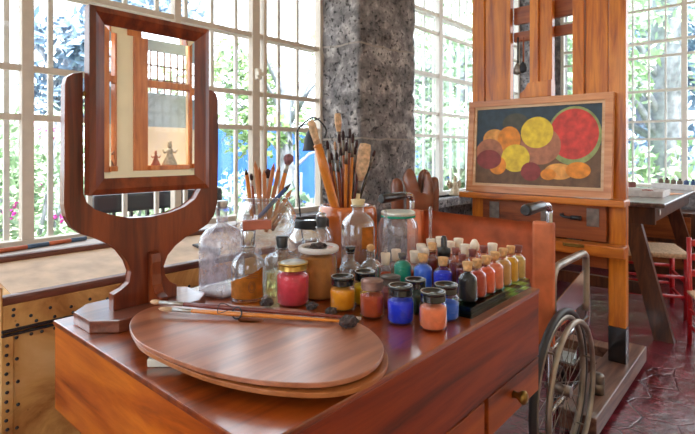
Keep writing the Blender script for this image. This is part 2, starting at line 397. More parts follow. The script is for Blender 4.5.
HZ = [1.335, 1.525, 1.85, 2.21, 2.37, 2.72]
def window(n, axis, c, u0, u1, thick, m_bar, step0, glassname='pane', zs=HZ, z0=SILL, z1=3.1, inner=-1, step=.153):
    """axis 'x': window running along X at Y=c ; axis 'y': along Y at X=c"""
    o = bpy.data.objects.new('window_%d' % n, None); C.objects.link(o); o['kind'] = 'structure'
    def bx(bm, a0, a1, c0, c1, za, zb, bev=0):
        if axis == 'x': box(bm, a0, c0, za, a1, c1, zb, bev)
        else: box(bm, c0, a0, za, c1, a1, zb, bev)
    bm = NB(); w = .035
    bx(bm, u0, u0+w, c-.025, c+.025, z0, z1); bx(bm, u1-w, u1, c-.025, c+.025, z0, z1)
    bx(bm, u0+w, u1-w, c-.025, c+.025, z0, z0+.03); bx(bm, u0+w, u1-w, c-.025, c+.025, z1-w, z1)
    for t, tw in thick: bx(bm, t-tw/2, t+tw/2, c-.022, c+.022, z0+.03, z1-w, .003)
    for z in zs: bx(bm, u0+w, u1-w, c-.012, c+.012, z-.012, z+.012)
    obj('window_frame', bm, m_bar, o)
    bm = NB(); g = c+.055
    k = 0; u = step0
    while u < u1-.05:
        if u > u0+.05: bx(bm, u-.0095, u+.0095, g-.008, g+.008, z0+.005, z1-.005)
        u += step
    for z in zs[::2]: bx(bm, u0+.01, u1-.01, g-.004, g+.012, z-.01, z+.01)
    obj('grille', bm, m_bar, o)
    bm = NB(); bx(bm, u0+.01, u1-.01, c+.026, c+.03, z0+.01, z1-.01); obj('pane', bm, glassname, o)
    return o
w1 = window(1, 'x', YW, -1.2, 2.24, [(-.55,.05), (.0,.05), (.603,.042), (1.233,.035), (1.704,.05), (1.77,.022)], 'cream_paint', .55-.153*11)
bm = NB(); box(bm, 1.69, 2.15, 1.60, 1.72, 2.178, 1.66, .004); box(bm, 1.685, 2.135, 1.62, 1.735, 2.155, 1.64, .004); obj('window_latch', bm, 'plaster', w1)
window(2, 'x', YW, 2.80, 5.36, [(3.68,.05), (4.55,.05)], 'white_paint', 3.378-.15*3, step=.15)
window(3, 'y', XB+.05, -1.2, 1.95, [(.735,.05), (.0,.05), (1.5,.03)], 'white_paint', 1.058-.153*14)

# back wall (behind the camera, seen in the mirror)
bm = NB()
T0, T1 = YC-.12, YC
def wc(x0, x1, z0, z1): box(bm, x0, T0, z0, x1, T1, z1)
wc(XD-.2, -2.2, 0, HC); wc(-2.2, -1.1, 0, 1.1); wc(-2.2, -1.1, 2.6, HC); wc(-1.1, 1.2, 0, HC)
wc(1.2, 3.7, 0, 1.05); wc(1.2, 3.7, 2.6, HC); wc(1.675, 1.81, 1.05, 2.6); wc(2.345, 2.75, 1.05, 2.6)
wc(3.7, 4.1, 0, HC); wc(4.1, 5.7, 0, .9); wc(4.1, 5.7, 2.8, HC); wc(5.7, XB, 0, HC)
struct('wall_back', bm, 'cream_wall')
bm = NB()
box(bm, 1.19, YC-.42, 1.0, 3.75, YC-.39, 1.43)       # low pale wall behind the figures
box(bm, 1.17, YC-.42, 1.0, 1.19, T0, 2.6); box(bm, 3.75, YC-.42, 1.0, 3.77, T0, 2.6)
struct('wall_niche', bm, 'plaster')
def orange_window(n, x0, x1, leftjamb=.115):
    o = bpy.data.objects.new('window_%d' % n, None); C.objects.link(o); o['kind'] = 'structure'
    bm = NB(); y0, y1 = YC-.06, YC+.02
    box(bm, x0, y0, 1.05, x0+leftjamb, y1, 2.6, .004); box(bm, x1-.015, y0, 1.05, x1, y1, 2.6, .004)
    box(bm, x0+leftjamb, y0, 1.735, x1-.015, y1, 1.79, .004); box(bm, x0+leftjamb, y0, 1.05, x1-.015, y1+.05, 1.09, .004)
    obj('window_frame', bm, 'orange_wood', o)
    bm = NB(); box(bm, x0+leftjamb, YC-.03, 1.09, x1-.015, YC-.026, 1.735); obj('pane', bm, 'pane', o)
    x1 = x1+(.065 if x1 < 2 else .40 if x1 < 3 else 0); x0 = x0-(.065 if x0 > 1.5 else 0)
    if x0 > 2.7: x0 = 2.75
    bm = NB(); box(bm, x0, YC-.405, 1.43, x1, YC-.395, 1.74); box(bm, x0, YC-.405, 2.12, x1, YC-.395, 2.6); obj('panel', bm, 'grey_panel', o)
    bm = NB(); k = 0
    x = x0+.02
    while x < x1: box(bm, x-.006, YC-.40, 1.74, x+.006, YC-.388, 2.12); x += .065
    for z in (1.86, 1.99): box(bm, x0, YC-.40, z-.006, x1, YC-.388, z+.006)
    obj('grille', bm, 'brown_grille', o)
orange_window(4, 1.2, 1.675, .05); orange_window(5, 1.81, 2.345); orange_window(6, 2.75, 3.7, .06)
window(7, 'x', YC-.07, -2.2, -1.1, [(-1.65,.05)], 'orange_wood', -2.0, z0=1.1, z1=2.6, zs=[1.5, 2.1], step=.4)
window(8, 'x', YC-.07, 4.1, 5.7, [(4.9,.05)], 'orange_wood', 4.3, z0=.9, z1=2.8, zs=[1.5, 2.1], step=.4)
# wall at the near end of the studio, with its own window
bm = NB(); box(bm, XD-.2, YC-.1, 0, XD, 2.12, .7); box(bm, XD-.2, YC-.1, 2.9, XD, 2.12, HC); box(bm, XD-.2, YC-.1, .7, XD, .0, 2.9); box(bm, XD-.2, 1.9, .7, XD, 2.12, 2.9)
struct('wall_near', bm, 'cream_wall')
window(9, 'y', XD-.1, .0, 1.9, [(.95,.05)], 'white_paint', .3, z0=.7, z1=2.9, zs=[1.4, 2.1], step=.4)

# figurines in the mirrored niche
def figurine(name, label, x, y, z, h, m, grp=None, arms=True, wings=False):
    t = thing(name, label, 'figurine', (x, y, z), grp)
    bm = NB(); lathe(bm, [(.30*h,0),(.31*h,.05*h),(.22*h,.25*h),(.13*h,.45*h),(.15*h,.60*h),(.10*h,.68*h),(.06*h,.72*h)], 20)
    obj('robe', bm, m, t)
    bm = NB(); bmesh.ops.create_icosphere(bm, subdivisions=2, radius=.10*h)
    for v in bm.verts: v.co = Vector((v.co.x, v.co.y, v.co.z*1.2+.81*h)); 
    lathe(bm, [(.09*h,.86*h),(.07*h,.9*h),(.09*h,1.0*h),(.0,.93*h)], 8)
    obj('head', bm, m, t, smooth=True)
    if arms:
        for s in (-1, 1):
            bm = NB(); tube(bm, [(s*.12*h,0,.58*h),(s*.24*h,.02*h,.52*h),(s*.34*h,.03*h,.66*h)], .04*h, 8, radii=[.055*h,.045*h,.03*h]); obj('arm', bm, m, t)
    if wings:
        for s in (-1, 1):
            bm = NB(); prism(bm, [Vector((s*.08*h,.05*h,.4*h)),Vector((s*.3*h,.08*h,.3*h)),Vector((s*.42*h,.09*h,.55*h)),Vector((s*.34*h,.09*h,.8*h)),Vector((s*.15*h,.06*h,.66*h))], (0,.04*h,0)); obj('wing', bm, m, t)
    return t
figurine('clay_figurine', 'crowned clay figurine with raised arms seen in the mirror', 2.125, YC+.0, 1.09, .2, 'clay_white')
figurine('animal_figurine', 'short red-brown horned clay figure reflected beside the crowned figurine', 2.0, YC+.0, 1.09, .12, 'redblock', arms=True)
figurine('saint_figurine', 'dark-haired clay figure reflected at the left edge of the mirror', 1.60, YC+.0, 1.09, .18, 'clay')

# ------------------------------------------------------------ cabinet table
TX0, TX1, TY0, TY1, TZ = .410, 1.450, .528, 1.296, .8
cab = thing('cabinet', 'low red-brown wooden cabinet topped with paint jars and a mirror', 'cabinet', ((TX0+TX1)/2, (TY0+TY1)/2, 0))
CO = Vector(cab.location)
def cobj(name, bm, m, p=None):
    for v in bm.verts: v.co -= CO
    return obj(name, bm, m, p or cab)
bm = NB(); box(bm, TX0, TY0, TZ-.012, TX1, TY1, TZ, .003); cobj('tabletop', bm, 'table_top')
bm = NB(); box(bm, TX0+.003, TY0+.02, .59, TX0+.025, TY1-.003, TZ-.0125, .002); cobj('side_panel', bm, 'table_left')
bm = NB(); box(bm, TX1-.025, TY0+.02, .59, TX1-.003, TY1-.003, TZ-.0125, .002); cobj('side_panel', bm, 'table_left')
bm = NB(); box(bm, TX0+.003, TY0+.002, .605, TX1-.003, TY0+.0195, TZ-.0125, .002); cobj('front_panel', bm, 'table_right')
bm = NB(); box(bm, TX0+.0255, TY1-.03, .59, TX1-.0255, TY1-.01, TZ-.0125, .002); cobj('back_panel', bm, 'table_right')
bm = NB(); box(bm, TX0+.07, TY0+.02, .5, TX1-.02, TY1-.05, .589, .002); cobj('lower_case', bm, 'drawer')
for x0, x1 in ((TX0+.075, 1.095), (1.115, TX1-.006)):
    bm = NB(); box(bm, x0, TY0+.001, .505, x1, TY0+.0195, .602, .003); d = cobj('drawer', bm, 'drawer')
    xc = 1.26 if x0 > 1 else .75
    bm = NB(); lathe(bm, [(.010,0),(.008,.012),(.016,.022),(.018,.030),(.012,.036),(0,.038)], 20)
    for v in bm.verts: v.co = Vector((xc+v.co.x, TY0-v.co.z, .56+v.co.y))
    k = cobj('knob', bm, 'brass'); k.parent = d
for x in (TX0+.14, TX1-.30):
    for y in (TY0+.16, TY1-.1):
        bm = NB(); tube(bm, [(x,y,0),(x,y,.25),(x,y,.5)], .02, 12, radii=[.014,.02,.026]); cobj('leg', bm, 'table_right')

# ------------------------------------------------------------ dressing mirror
MY = 1.18
mir = thing('table_mirror', 'dark wooden swing mirror on a U-shaped stand with octagonal base', 'mirror', (.575, MY, TZ+.0005))
MO = Vector(mir.location)
def mobj(name, bm, m, p=None, **k):
    for v in bm.verts: v.co -= MO
    return obj(name, bm, m, p or mir, **k)
# base
bx0, bx1, by0, by1, ch = .432, .722, 1.093, 1.275, .045
pts = [(bx0, by0+ch), (bx0+ch, by0), (bx1-ch, by0), (bx1, by0+ch), (bx1, by1-ch), (bx1-ch, by1), (bx0+ch, by1), (bx0, by1-ch)]
bm = NB(); prism(bm, [Vector((x, y, TZ+.0005)) for x, y in pts], (0,0,.028), .003); mobj('base', bm, 'mirror_base')
# stand (yoke)
yk = [(83,72),(74,73),(67,77),(65,84),(64.5,150),(64,205),(66,217),(72,228),(82,234.5),(97,239),(110,243.5),(120,250.5),(128,261),(132,272),(130,283),(123,289.5),(113.5,295),(113.5,309)]
yr = [(177,299),(177,284.5),(169,282),(164.5,276),(163,266),(167,255),(175,245),(186,237),(198,231),(208,224),(214.5,215),(217.5,203),(218.3,150),(218.3,100),(216,93),(211,90),(205,90)]
inn = [(203.5,120),(202,188),(196,199),(185,207.5),(170,213.5),(150,217),(130,218),(110,215.5),(95,210.5),(86,203),(82.5,194),(83,120)]
P = [onY(x, y, MY-.014) for x, y in yk+yr+inn]
for p in P:
    if p.z < .835: p.z = .8285
bm = NB(); prism(bm, P, (0, .026, 0), .002); mobj('yoke', bm, 'mirror_wood')
rc = onY(148, 250, MY).x+.005
def rib(s):
    y = lambda v: MY+s*v
    prof = [(.0145,.955),(.030,.95),(.034,.93),(.033,.90),(.036,.875),(.048,.858),(.068,.850),(.070,.829),(.0145,.829)]
    bm = NB(); prism(bm, [Vector((rc-.012, y(a), z)) for a, z in prof], (.024,0,0), .002); mobj('bracket', bm, 'mirror_wood')
rib(-1); rib(1)
# swinging frame
_a = onY(85, 3, MY-.020); _b = onY(205.5, 188.5, MY-.046); _c = onY(209.5, 36, MY-.046)
fx0, fx1, fz0, fz1 = _a.x, _c.x, _b.z, _c.z+.017
def mitre(x0, x1, z0, z1, w, y0, y1, ytop, name, m, parent, off):
    """picture-frame moulding, four mitred sides, deeper at the inner edge"""
    bm = NB()
    outer = [(x0,z0),(x1,z0),(x1,z1),(x0,z1)]; mid = [(x0+w*.35,z0+w*.35),(x1-w*.35,z0+w*.35),(x1-w*.35,z1-w*.35),(x0+w*.35,z1-w*.35)]
    inner = [(x0+w,z0+w),(x1-w,z0+w),(x1-w,z1-w),(x0+w,z1-w)]
    R = []
    for ring, y in ((outer,y1),(outer,y0+.004),(mid,y0),(inner,ytop),(inner,y1)):
        R.append([bm.verts.new((x, y, z)) for x, z in ring])
    R.append(R[0])
    for a, b in zip(R, R[1:]):
        for i in range(4): bm.faces.new((a[i], a[(i+1)%4], b[(i+1)%4], b[i]))
    for v in bm.verts: v.co -= off
    return obj(name, bm, m, parent)
fr = mitre(fx0, fx1, fz0, fz1, .036, MY-.048, MY-.016, MY-.034, 'mirror_frame', 'mirror_wood', mir, MO)
gx0, gx1, gz0, gz1 = fx0+.036, fx1-.036, fz0+.036, fz1-.036
bv, ym = .015, MY-.0335
bm = NB()
o_ = [(gx0,gz0),(gx1,gz0),(gx1,gz1),(gx0,gz1)]; i_ = [(gx0+bv,gz0+bv),(gx1-bv,gz0+bv),(gx1-bv,gz1-bv),(gx0+bv,gz1-bv)]
O = [bm.verts.new((x, ym+.0009, z)) for x, z in o_]; I = [bm.verts.new((x, ym, z)) for x, z in i_]
Bk = [bm.verts.new((x, ym+.008, z)) for x, z in o_]
bm.faces.new(I)
for i in range(4):
    bm.faces.new((O[i], O[(i+1)%4], I[(i+1)%4], I[i])); bm.faces.new((Bk[i], Bk[(i+1)%4], O[(i+1)%4], O[i]))
bm.faces.new(Bk)
mobj('mirror_glass', bm, 'mirror')
for s, x in ((-1, fx0), (1, fx1)):
    bm = NB(); tube(bm, [(x, MY-.02, 1.33), (x+s*.003, MY-.02, 1.33)], .006, 10); mobj('pivot', bm, 'brass')

# ------------------------------------------------------------ palettes, brushes, bits
def flatplate(name, px_pts, z, th, m, hole=None):
    cu = bpy.data.curves.new(name+'_c', 'CURVE'); cu.dimensions = '2D'; cu.fill_mode = 'BOTH'; cu.extrude = th/2; cu.bevel_depth = .0012
    loops = [smooth_pts([Vector((*p, 0)) for p in px_pts], 8, True)]
    if hole: loops.append(smooth_pts([Vector((*p, 0)) for p in hole], 6, True))
    for L in loops:
        s = cu.splines.new('POLY'); s.points.add(len(L)-1); s.use_cyclic_u = True
        for q, p in zip(s.points, L): q.co = (p.x, p.y, 0, 1)
    tmp = bpy.data.objects.new('tmp', cu); C.objects.link(tmp)
    dg = bpy.context.evaluated_depsgraph_get()
    me = bpy.data.meshes.new_from_object(tmp.evaluated_get(dg)); me.name = name
    bpy.data.objects.remove(tmp)
    me.materials.clear(); me.materials.append(M[m])
    o = bpy.data.objects.new(name, me); C.objects.link(o); return o
top_px = [(130,328),(133,318),(142,311),(158,306),(185,304),(225,305),(270,307),(310,311),(345,318),(366,326),(380,337),(386,348),(383,360),(371,371),(350,379.5),(320,384),(280,383),(240,378),(200,368.5),(160,353),(138,341)]
tp = [G(x, y, .838) for x, y in top_px]
cx = sum(p.x for p in tp)/len(tp); cy = sum(p.y for p in tp)/len(tp)
def plate(name, z, m, dx, dy, sc, label, tiltx):
    pts = [((p.x-cx)*sc, (p.y-cy)*sc) for p in tp]
    h = [G(x, y, .838) for x, y in ((238,318.5),(248,317.5),(262,318.5),(266,321),(256,323.5),(242,322.5))]
    hole = [(p.x-cx, p.y-cy) for p in h]
    o = flatplate(name, pts, z, .006, m, hole)
    o.location = (cx+dx, cy+dy, z)
    ax = Vector((.62,.78,0))          # tilt axis: short direction; the right end dips
    o.rotation_mode = 'QUATERNION'; o.rotation_quaternion = Quaternion(ax, tiltx)
    return tag(o, label, 'palette', 'stacked palettes')
plate('palette', .834, 'palette', 0, .004, .99, 'upper oval wooden palette with tied brushes lying on it', .0)
plate('palette', .8225, 'palette_low', .0, -.008, .985, 'lower oval wooden palette with paint-smeared edge, directly under the other', .012)
p = G(160, 369, .8)
bm = NB(); box(bm, -.035, -.001, 0, .03, .045, .0155, .003); o = obj('white_block', bm, 'foam', loc=(p.x+.011, p.y-.002, .8005)); o.rotation_euler = (0,0,-.8)
tag(o, 'small white block propping up the left side of the palettes', 'block')
p = D(190, 292, 1.26)
bm = NB(); box(bm, -.055, -.04, 0, .055, .04, .006, .001); o = obj('paper_sheet', bm, 'paper', loc=(.765, 1.235, .8005)); o.rotation_euler = (0,0,.15)
tag(o, 'white folded paper beside the mirror base', 'paper')
# trimmed so that it stays clear of the mirror base
o.scale = (.62, 1, 1)

def brush(name, label, a, b, r, handle, ferr=.1, tip=.12, hair='hair', tipr=None, grp=None, cat='paintbrush', metal='steel', flat=1, taper=.55, blunt=False, endband=None):
    """a = handle end, b = hair tip"""
    a, b = Vector(a), Vector(b); d = b-a; L = d.length
    t = thing(name, label, cat, a, grp, rot=Vector((0,0,1)).rotation_difference(d))
    h = L*(1-ferr-tip); tipr = tipr or r*1.1
    bm = NB(); lathe(bm, [(0,0),(r*taper*.8,.001),(r*taper,h*.1),(r*1.0,h*.75),(r*.85,h)], 12); hd = obj('handle', bm, handle, t)
    if ferr: bm = NB(); lathe(bm, [(r*.86,h-.001),(r*.9,h+L*ferr*.5),(min(tipr,r*1.3)*.8,h+L*ferr)], 12); obj('ferrule', bm, metal, t)
    if tip:
        z = h+L*ferr
        bm = NB(); lathe(bm, [(min(tipr,r*1.3)*.78,z-.001),(tipr*.85,z+L*tip*.25),(tipr,z+L*tip*.55),(tipr*.92,z+L*tip*.85),(tipr*.78,z+L*tip*.97),(0,L)] if blunt else [(min(tipr,r*1.3)*.78,z-.001),(tipr,z+L*tip*.45),(tipr*.8,z+L*tip*.8),(0,L)], 12)
        for v in bm.verts: v.co.y *= flat
        obj('bristles', bm, hair, t)
    if endband: bm = NB(); lathe(bm, [(r*taper*1.05,0),(r*taper*1.08,L*endband)], 12); obj('end_band', bm, 'plastic', t)
    return t
def pencil(name, label, a, b, r, m, tipm='black', grp=None):
    a, b = Vector(a), Vector(b); d = b-a; L = d.length
    t = thing(name, label, 'pencil', a, grp, rot=Vector((0,0,1)).rotation_difference(d))
    bm = NB(); lathe(bm, [(r,0),(r,L-.02)], 8); obj('shaft', bm, m, t)
    bm = NB(); lathe(bm, [(r,L-.02),(r*.35,L-.006),(0,L)], 8); obj('point', bm, 'pencil' if tipm is None else tipm, t)
    return t
Zb = .848
def onpal(px, py, z=Zb): return G(px, py, z)
brush('paintbrush', 'long red-brown paintbrush tied on top of the palette, the rear of two', onpal(361,318.5,.846), onpal(150,301.5,.853), .0058, 'red_h', .12, .05, 'hair', .006, 'brushes lying on the palette', endband=.05)
brush('paintbrush', 'long orange-handled paintbrush on the palette, the nearer of two', onpal(354,322,.845), onpal(158,308.5,.852), .0052, 'orange_h', .10, .08, 'hair', .0055, 'brushes lying on the palette', endband=.03)
# wire tie
cpt = onpal(237, 313, .852)
bm = NB(); pts = [cpt+Vector((.66*.016*math.cos(t)*.4, .016*math.sin(t), .011*math.cos(t))) for t in [2*PI*i/16 for i in range(16)]]
tube(bm, pts, .0018, 6, closed=True)
tube(bm, smooth_pts([cpt+Vector((0,.01,.008)), cpt+Vector((-.02,.03,.02)), cpt+Vector((-.035,.02,.004)), cpt+Vector((-.02,.0,.012))], 5), .0009, 6)
tag(obj('wire_tie', bm, 'iron'), 'thin dark wire tied round the two brushes on the palette', 'wire')
def lump(px, py, w, z, lab):
    p = G(px, py, z); bm = NB(); bmesh.ops.create_icosphere(bm, subdivisions=3, radius=1)
    s = w/2*(p-Vector((0,0,z))).length/F
    for v in bm.verts:
        n = 1+.35*noise.noise(v.co*2.3+Vector((px,0,0)))+.12*noise.noise(v.co*7)
        v.co = Vector((v.co.x*s*n, v.co.y*s*n*.8, max(v.co.z, -.7)*s*.55*n))
    zmin = min(v.co.z for v in bm.verts)
    o = obj('pigment_lump', bm, 'lump', loc=(p.x, p.y, z-zmin)); tag(o, lab, 'lump', 'dark lumps around the palette')
lump(267, 306, 14, .8415, 'black lump behind the tied brushes, in front of the crimson jar\'s left edge')
lump(312, 309, 13, .8415, 'small dark lump behind the brushes, right of the crimson jar')
lump(331, 314, 13, .8415, 'flat dark lump near the white brush ends, below the orange jar')
lump(349, 326, 21, .8405, 'largest dark crumbly lump, on the right end of the palette')

# ------------------------------------------------------------ jars and bottles
def place(px, yb, w, z=.8, d=None):
    if d is None:
        d0 = F*(CZ-z)/(yb-152); r = w/2*d0/F; d = d0+r; r = w/2*d/F
    else: r = w/2*d/F
    a, b = ab(px); return Vector((a*d, b*d, z+.0006)), r, d
def ztop(py, d): return CZ-(py-152)/F*d
def screwjar(name, label, px, yb, w, yt, pigm, fill=.8, lid='black', gl='clear', d=None, grp='squat pigment jars', lidtop=None, seg=32, lidh=None):
    p, r, d = place(px, yb, w, .8, d); h = ztop(yt, d)-.8
    lh = lidh or h*.24; b = h-lh
    t = thing(name, label, 'jar', p, grp)
    bm = NB(); lathe(bm, [(r*.86,0),(r*.97,.004),(r,.010),(r,b*.80),(r*.95,b*.89),(r*.84,b*.95),(r*.84,b)], seg); obj('glass_body', bm, gl, t)
    bm = NB(); f = b*.86*fill
    lathe(bm, [(r*.8,.004),(r*.93,.008),(r*.955,f*.92),(r*.91,f),(r*.3,f+.003),(0,f+.001)], seg); obj('pigment', bm, pigm, t)
    R = r*.90
    bm = NB(); pr = [(R*.94,b-.001),(R,b+.001)]
    k = 4
    for i in range(k): 
        z0 = b+lh*(.1+.7*i/k); pr += [(R*.97,z0),(R*1.0,z0+lh*.1)]
    pr += [(R*1.01,b+lh*.82),(R*1.03,b+lh*.9),(R*1.0,h),(R*.90,h),(R*.86,h-.004),(0,h-.004)]
    lathe(bm, pr, seg); l = obj('lid', bm, lid, t)
    if lid == 'black': lidtop = ('steel', False)  # thin steel ring added to imitate the bright highlight round the lid's edge
    if lidtop:
        bm = NB(); lathe(bm, [(R*.86,h-.0038),(R*.84,h+.0005),(0,h+.0008)] if lidtop[1] else [(R*.93,h),(R*1.0,h+.0012),(R*.95,h+.0016),(R*.90,h+.0006)], seg, cap=lidtop[1]); obj('lid_disc' if lidtop[1] else 'lid_highlight', bm, lidtop[0], l)
    return t
screwjar('pigment_jar', 'tall jar of crimson pigment with gold lid behind the tied brushes', 293, 309, 33, 262, 'crimson_pigment', .97, 'gold', lidtop=('pearl', True), lidh=.018)
screwjar('pigment_jar', 'jar of bright orange-yellow powder with black lid, right of the brown tub', 342.5, 313, 25.5, 276.5, 'orange_pigment', .92)
screwjar('pigment_jar', 'jar of lemon yellow powder half hidden behind the rusty-lidded jar', 365, 306, 23, 271.5, 'yellow_pigment', .9, d=1.29)
screwjar('pigment_jar', 'jar of rust-red powder with a tarnished pinkish metal lid', 372, 320.5, 24.5, 280, 'rust_pigment', .88, 'rust_lid', lidtop=('rust_lid', True))
screwjar('pigment_jar', 'rose-brown pigment jar with a grey lid left of the cobalt jar', 390.5, 310, 22, 276, 'rose_pigment', .85, 'grey_lid', lidtop=('grey_lid', True))
screwjar('pigment_jar', 'deep cobalt blue pigment jar with black lid beside the rusty-lidded jar', 400.5, 327, 27, 285.5, 'cobalt_pigment', .9)
screwjar('pigment_jar', 'dark green pigment jar with black lid behind the cobalt and terracotta jars', 415.5, 316, 23, 279.5, 'green_pigment', .92)
screwjar('pigment_jar', 'frontmost jar, terracotta pink pigment under a black lid', 433, 333.5, 28, 291.5, 'terracotta_pigment', .9)
screwjar('pigment_jar', 'azure blue pigment jar with black lid at the left end of the glass slab', 446, 325, 26, 284.5, 'azure_pigment', .75, d=1.175)

def bottle(name, label, px, d, w, yt, z0=.8, cap='cork', cont=None, fill=.6, gl='clear', grp='corked pigment bottles', neck=.42, sh=.68, capw=.5, caph=None, capshape=None, cat='bottle', yb=None, seg=28, sq=0, rot=0, capname=None, capr=None):
    p, r, d = place(px, yb, w, z0, d); h = ztop(yt, d)-z0
    ch = caph or h*.16; b = h-ch
    t = thing(name, label, cat, p, grp)
    bm = NB()
    prof = [(r*.85,0),(r*.97,.003),(r,.008),(r,b*sh),(r*.92,b*(sh+.07)),(r*.70,b*(sh+.14)),(r*neck,b*(sh+.2)),(r*neck,b*.965),(r*neck*1.22,b*.97),(r*neck*1.22,b)]
    lathe(bm, prof, seg, sq=sq, rot=rot); obj('glass_body', bm, gl, t)
    if cont:
        f = b*fill
        bm = NB()
        pr = [(r*.8,.003),(r*.93,.007)]
        if f <= b*sh: pr += [(r*.94,f),(r*.5,f+.002),(0,f+.001)]
        else: pr += [(r*.94,b*sh),(r*.85,min(f,b*(sh+.07))),(r*.62,min(f,b*(sh+.14))),(0,f)]
        lathe(bm, pr, seg, sq=sq, rot=rot); obj('pigment' if gl != 'oil' else 'oil', bm, cont, t)
    cr = capr or r*capw; z = b
    bm = NB()
    if capshape == 'ball': lathe(bm, [(cr*.7,z-.004),(cr*.75,z),(cr*1.05,z+ch*.35),(cr,z+ch*.7),(cr*.5,z+ch),(0,z+ch)], 20)
    elif capshape == 'dropper': lathe(bm, [(cr*1.0,z-.008),(cr*1.02,z+ch*.3),(cr*.55,z+ch*.36),(cr*.48,z+ch*.42),(cr*.48,z+ch*.85),(cr*.3,z+ch),(0,z+ch)], 20)
    elif capshape == 'cone': lathe(bm, [(cr*.85,z-.006),(cr,z),(cr,z+ch*.4),(cr*.5,z+ch*.9),(0,z+ch)], 20)
    else: lathe(bm, [(cr*.8,z-.006),(cr*.84,z+.0002),(cr*1.02,z+ch*.9),(cr*.95,z+ch),(0,z+ch)], 20)
    obj(capname or ('cork' if 'cork' in cap else 'cap'), bm, cap, t)
    return t, p, r, h, b

# glass slab carrying the front row
SX0, SX1, SY0, SY1, SH = 1.072, 1.445, .552, .632, .026
bm = NB(); box(bm, SX0, SY0, .8006, SX1, SY1, .8126, .0015); box(bm, SX0+.004, SY0+.002, .8130, SX1-.002, SY1-.002, .8256, .0015)
tag(obj('glass_slab', bm, 'slab'), 'thick green glass slab under the front row of corked bottles', 'glass slab')
row = [('black', 'black_pigment', 1.0), ('brick red', 'red_pigment', 1.0), ('vermilion', 'vermilion_pigment', 1.0), ('salmon pink', 'salmon_pigment', .95), ('ochre', 'ochre_pigment', .93), ('yolk yellow', 'yolk_pigment', .9), ('sandy yellow', 'sand_pigment', .95)]
for i, (cn, pm, f) in enumerate(row):
    x = 1.122+i*.0503; y = .588-.001*i
    Rr = .6618*x-AX*y; dd = AX*x+AY*y; px = 347.5+F*Rr/dd
    yt = [262, 259.5, 256, 252, 248.5, 246, 245.5][i]
    lab = {'black': 'corked bottle of black pigment at the near end of the glass slab'}.get(cn, 'corked bottle of %s pigment standing on the glass slab' % cn)
    if i == 6: lab = 'maroon-capped bottle of sandy yellow pigment at the far end of the glass slab'
    bottle('pigment_bottle', lab, px, dd, [19,18,17.5,17,16,15,14.5][i], yt, .8262, 'maroon_cap' if i == 6 else 'cork', pm, .93 if i == 0 else .78, grp='bottles on the glass slab', capw=.56, neck=.40, sh=.66)
bottle('pigment_bottle', 'round-shouldered bottle of viridian green pigment with a flat grey stopper', 402.5, 1.45, 18, 253.5, cap='grey_lid', cont='viridian_pigment', fill=.84, capw=.5, caph=.008, grp='colour bottles behind the black-lidded jars')
bottle('pigment_bottle', 'corked bottle of periwinkle blue pigment', 423, 1.42, 19, 254, cont='periwinkle_pigment', fill=.8, capw=.55, grp='colour bottles behind the black-lidded jars')
bottle('pigment_bottle', 'corked bottle of vivid ultramarine blue pigment behind the azure jar', 443, 1.375, 19, 257.5, cont='cobalt_pigment', fill=.72, capw=.55, grp='colour bottles behind the black-lidded jars')
bottle('amber_bottle', 'narrow amber-brown bottle with a cork left of the black dropper', 432.5, 1.47, 11, 243, cont='rust_pigment', fill=.8, gl='amber', capw=.8, neck=.6, sh=.7, grp=None)
bottle('dropper_bottle', 'amber bottle with a black rubber dropper top', 444, 1.51, 14, 236, cap='blackrubber', cont='rust_pigment', gl='amber', capshape='dropper', capw=.92, caph=.055, neck=.6, grp=None, capname='dropper')
for px, d, yt, lab in ((455.5,1.43,248,'maroon-capped bottle just right of the black dropper bottle'), (462.3,1.375,254.5,'maroon-capped bottle directly behind the black pigment bottle'), (472.5,1.425,249.5,'maroon-capped bottle behind the brick red bottle'), (483.5,1.465,246,'maroon-capped bottle behind the vermilion bottle')):
    bottle('pigment_bottle', lab, px, d, 13, yt, cap='maroon_cap', cont='maroon_pigment', fill=.7, capw=.6, neck=.5, sh=.72, caph=.014, grp='maroon-capped bottles', seg=20)
pale = [(385.5,1.50,253,'with a tall glass tube above it, nearest the amber-labelled bottle'), (396,1.545,249.5,'below the left side of the clear lidded jar'), (414.5,1.50,251,'right behind the viridian bottle'),
        (421,1.595,244,'second behind the periwinkle bottle'), (426,1.535,247.5,'directly behind the periwinkle bottle'), (431,1.625,239,'beneath the taller glass tube, in the rear row'),
        (440.5,1.61,237,'tallest of the rear row, just behind the dropper'), (450.3,1.57,241.5,'just right of the dropper, in the rear row'), (458.5,1.585,238.5,'broad-topped one in the rear row behind the maroon caps'),
        (465,1.5,244.5,'between two maroon caps'), (474.5,1.55,239,'with a pointed top'), (492.5,1.495,243.5,'farthest right of the rear row')]
for i, (px, d, yt, lab) in enumerate(pale):
    bottle('stoppered_bottle', 'small pale-stoppered bottle, '+lab, px, d, 11.5, yt, cap='pale_cork', cont='grey_pigment' if i % 2 else 'rust_pigment', fill=.5, capw=.84, neck=.62, sh=.7, caph=.03, capshape='cone' if i == 10 else None, grp='pale-stoppered bottles', seg=18)
for px, d, y0, y1, lab in ((385.5,1.50,253,211,'thin glass tube standing in a pale stopper in front of the clear lidded jar'), (430.5,1.625,239,207,'thin glass tube standing in a pale stopper against the brown leather chair back')):
    a = D(px, y0-.2, d); b = D(px+.3, y1, d); bm = NB(); lathe(bm, [(.0055,0),(.0055,b.z-a.z-.002),(.002,b.z-a.z)], 12)
    tag(obj('glass_tube', bm, 'rod', loc=a+Vector((0,0,.001))), lab, 'glass tube', 'glass tubes')

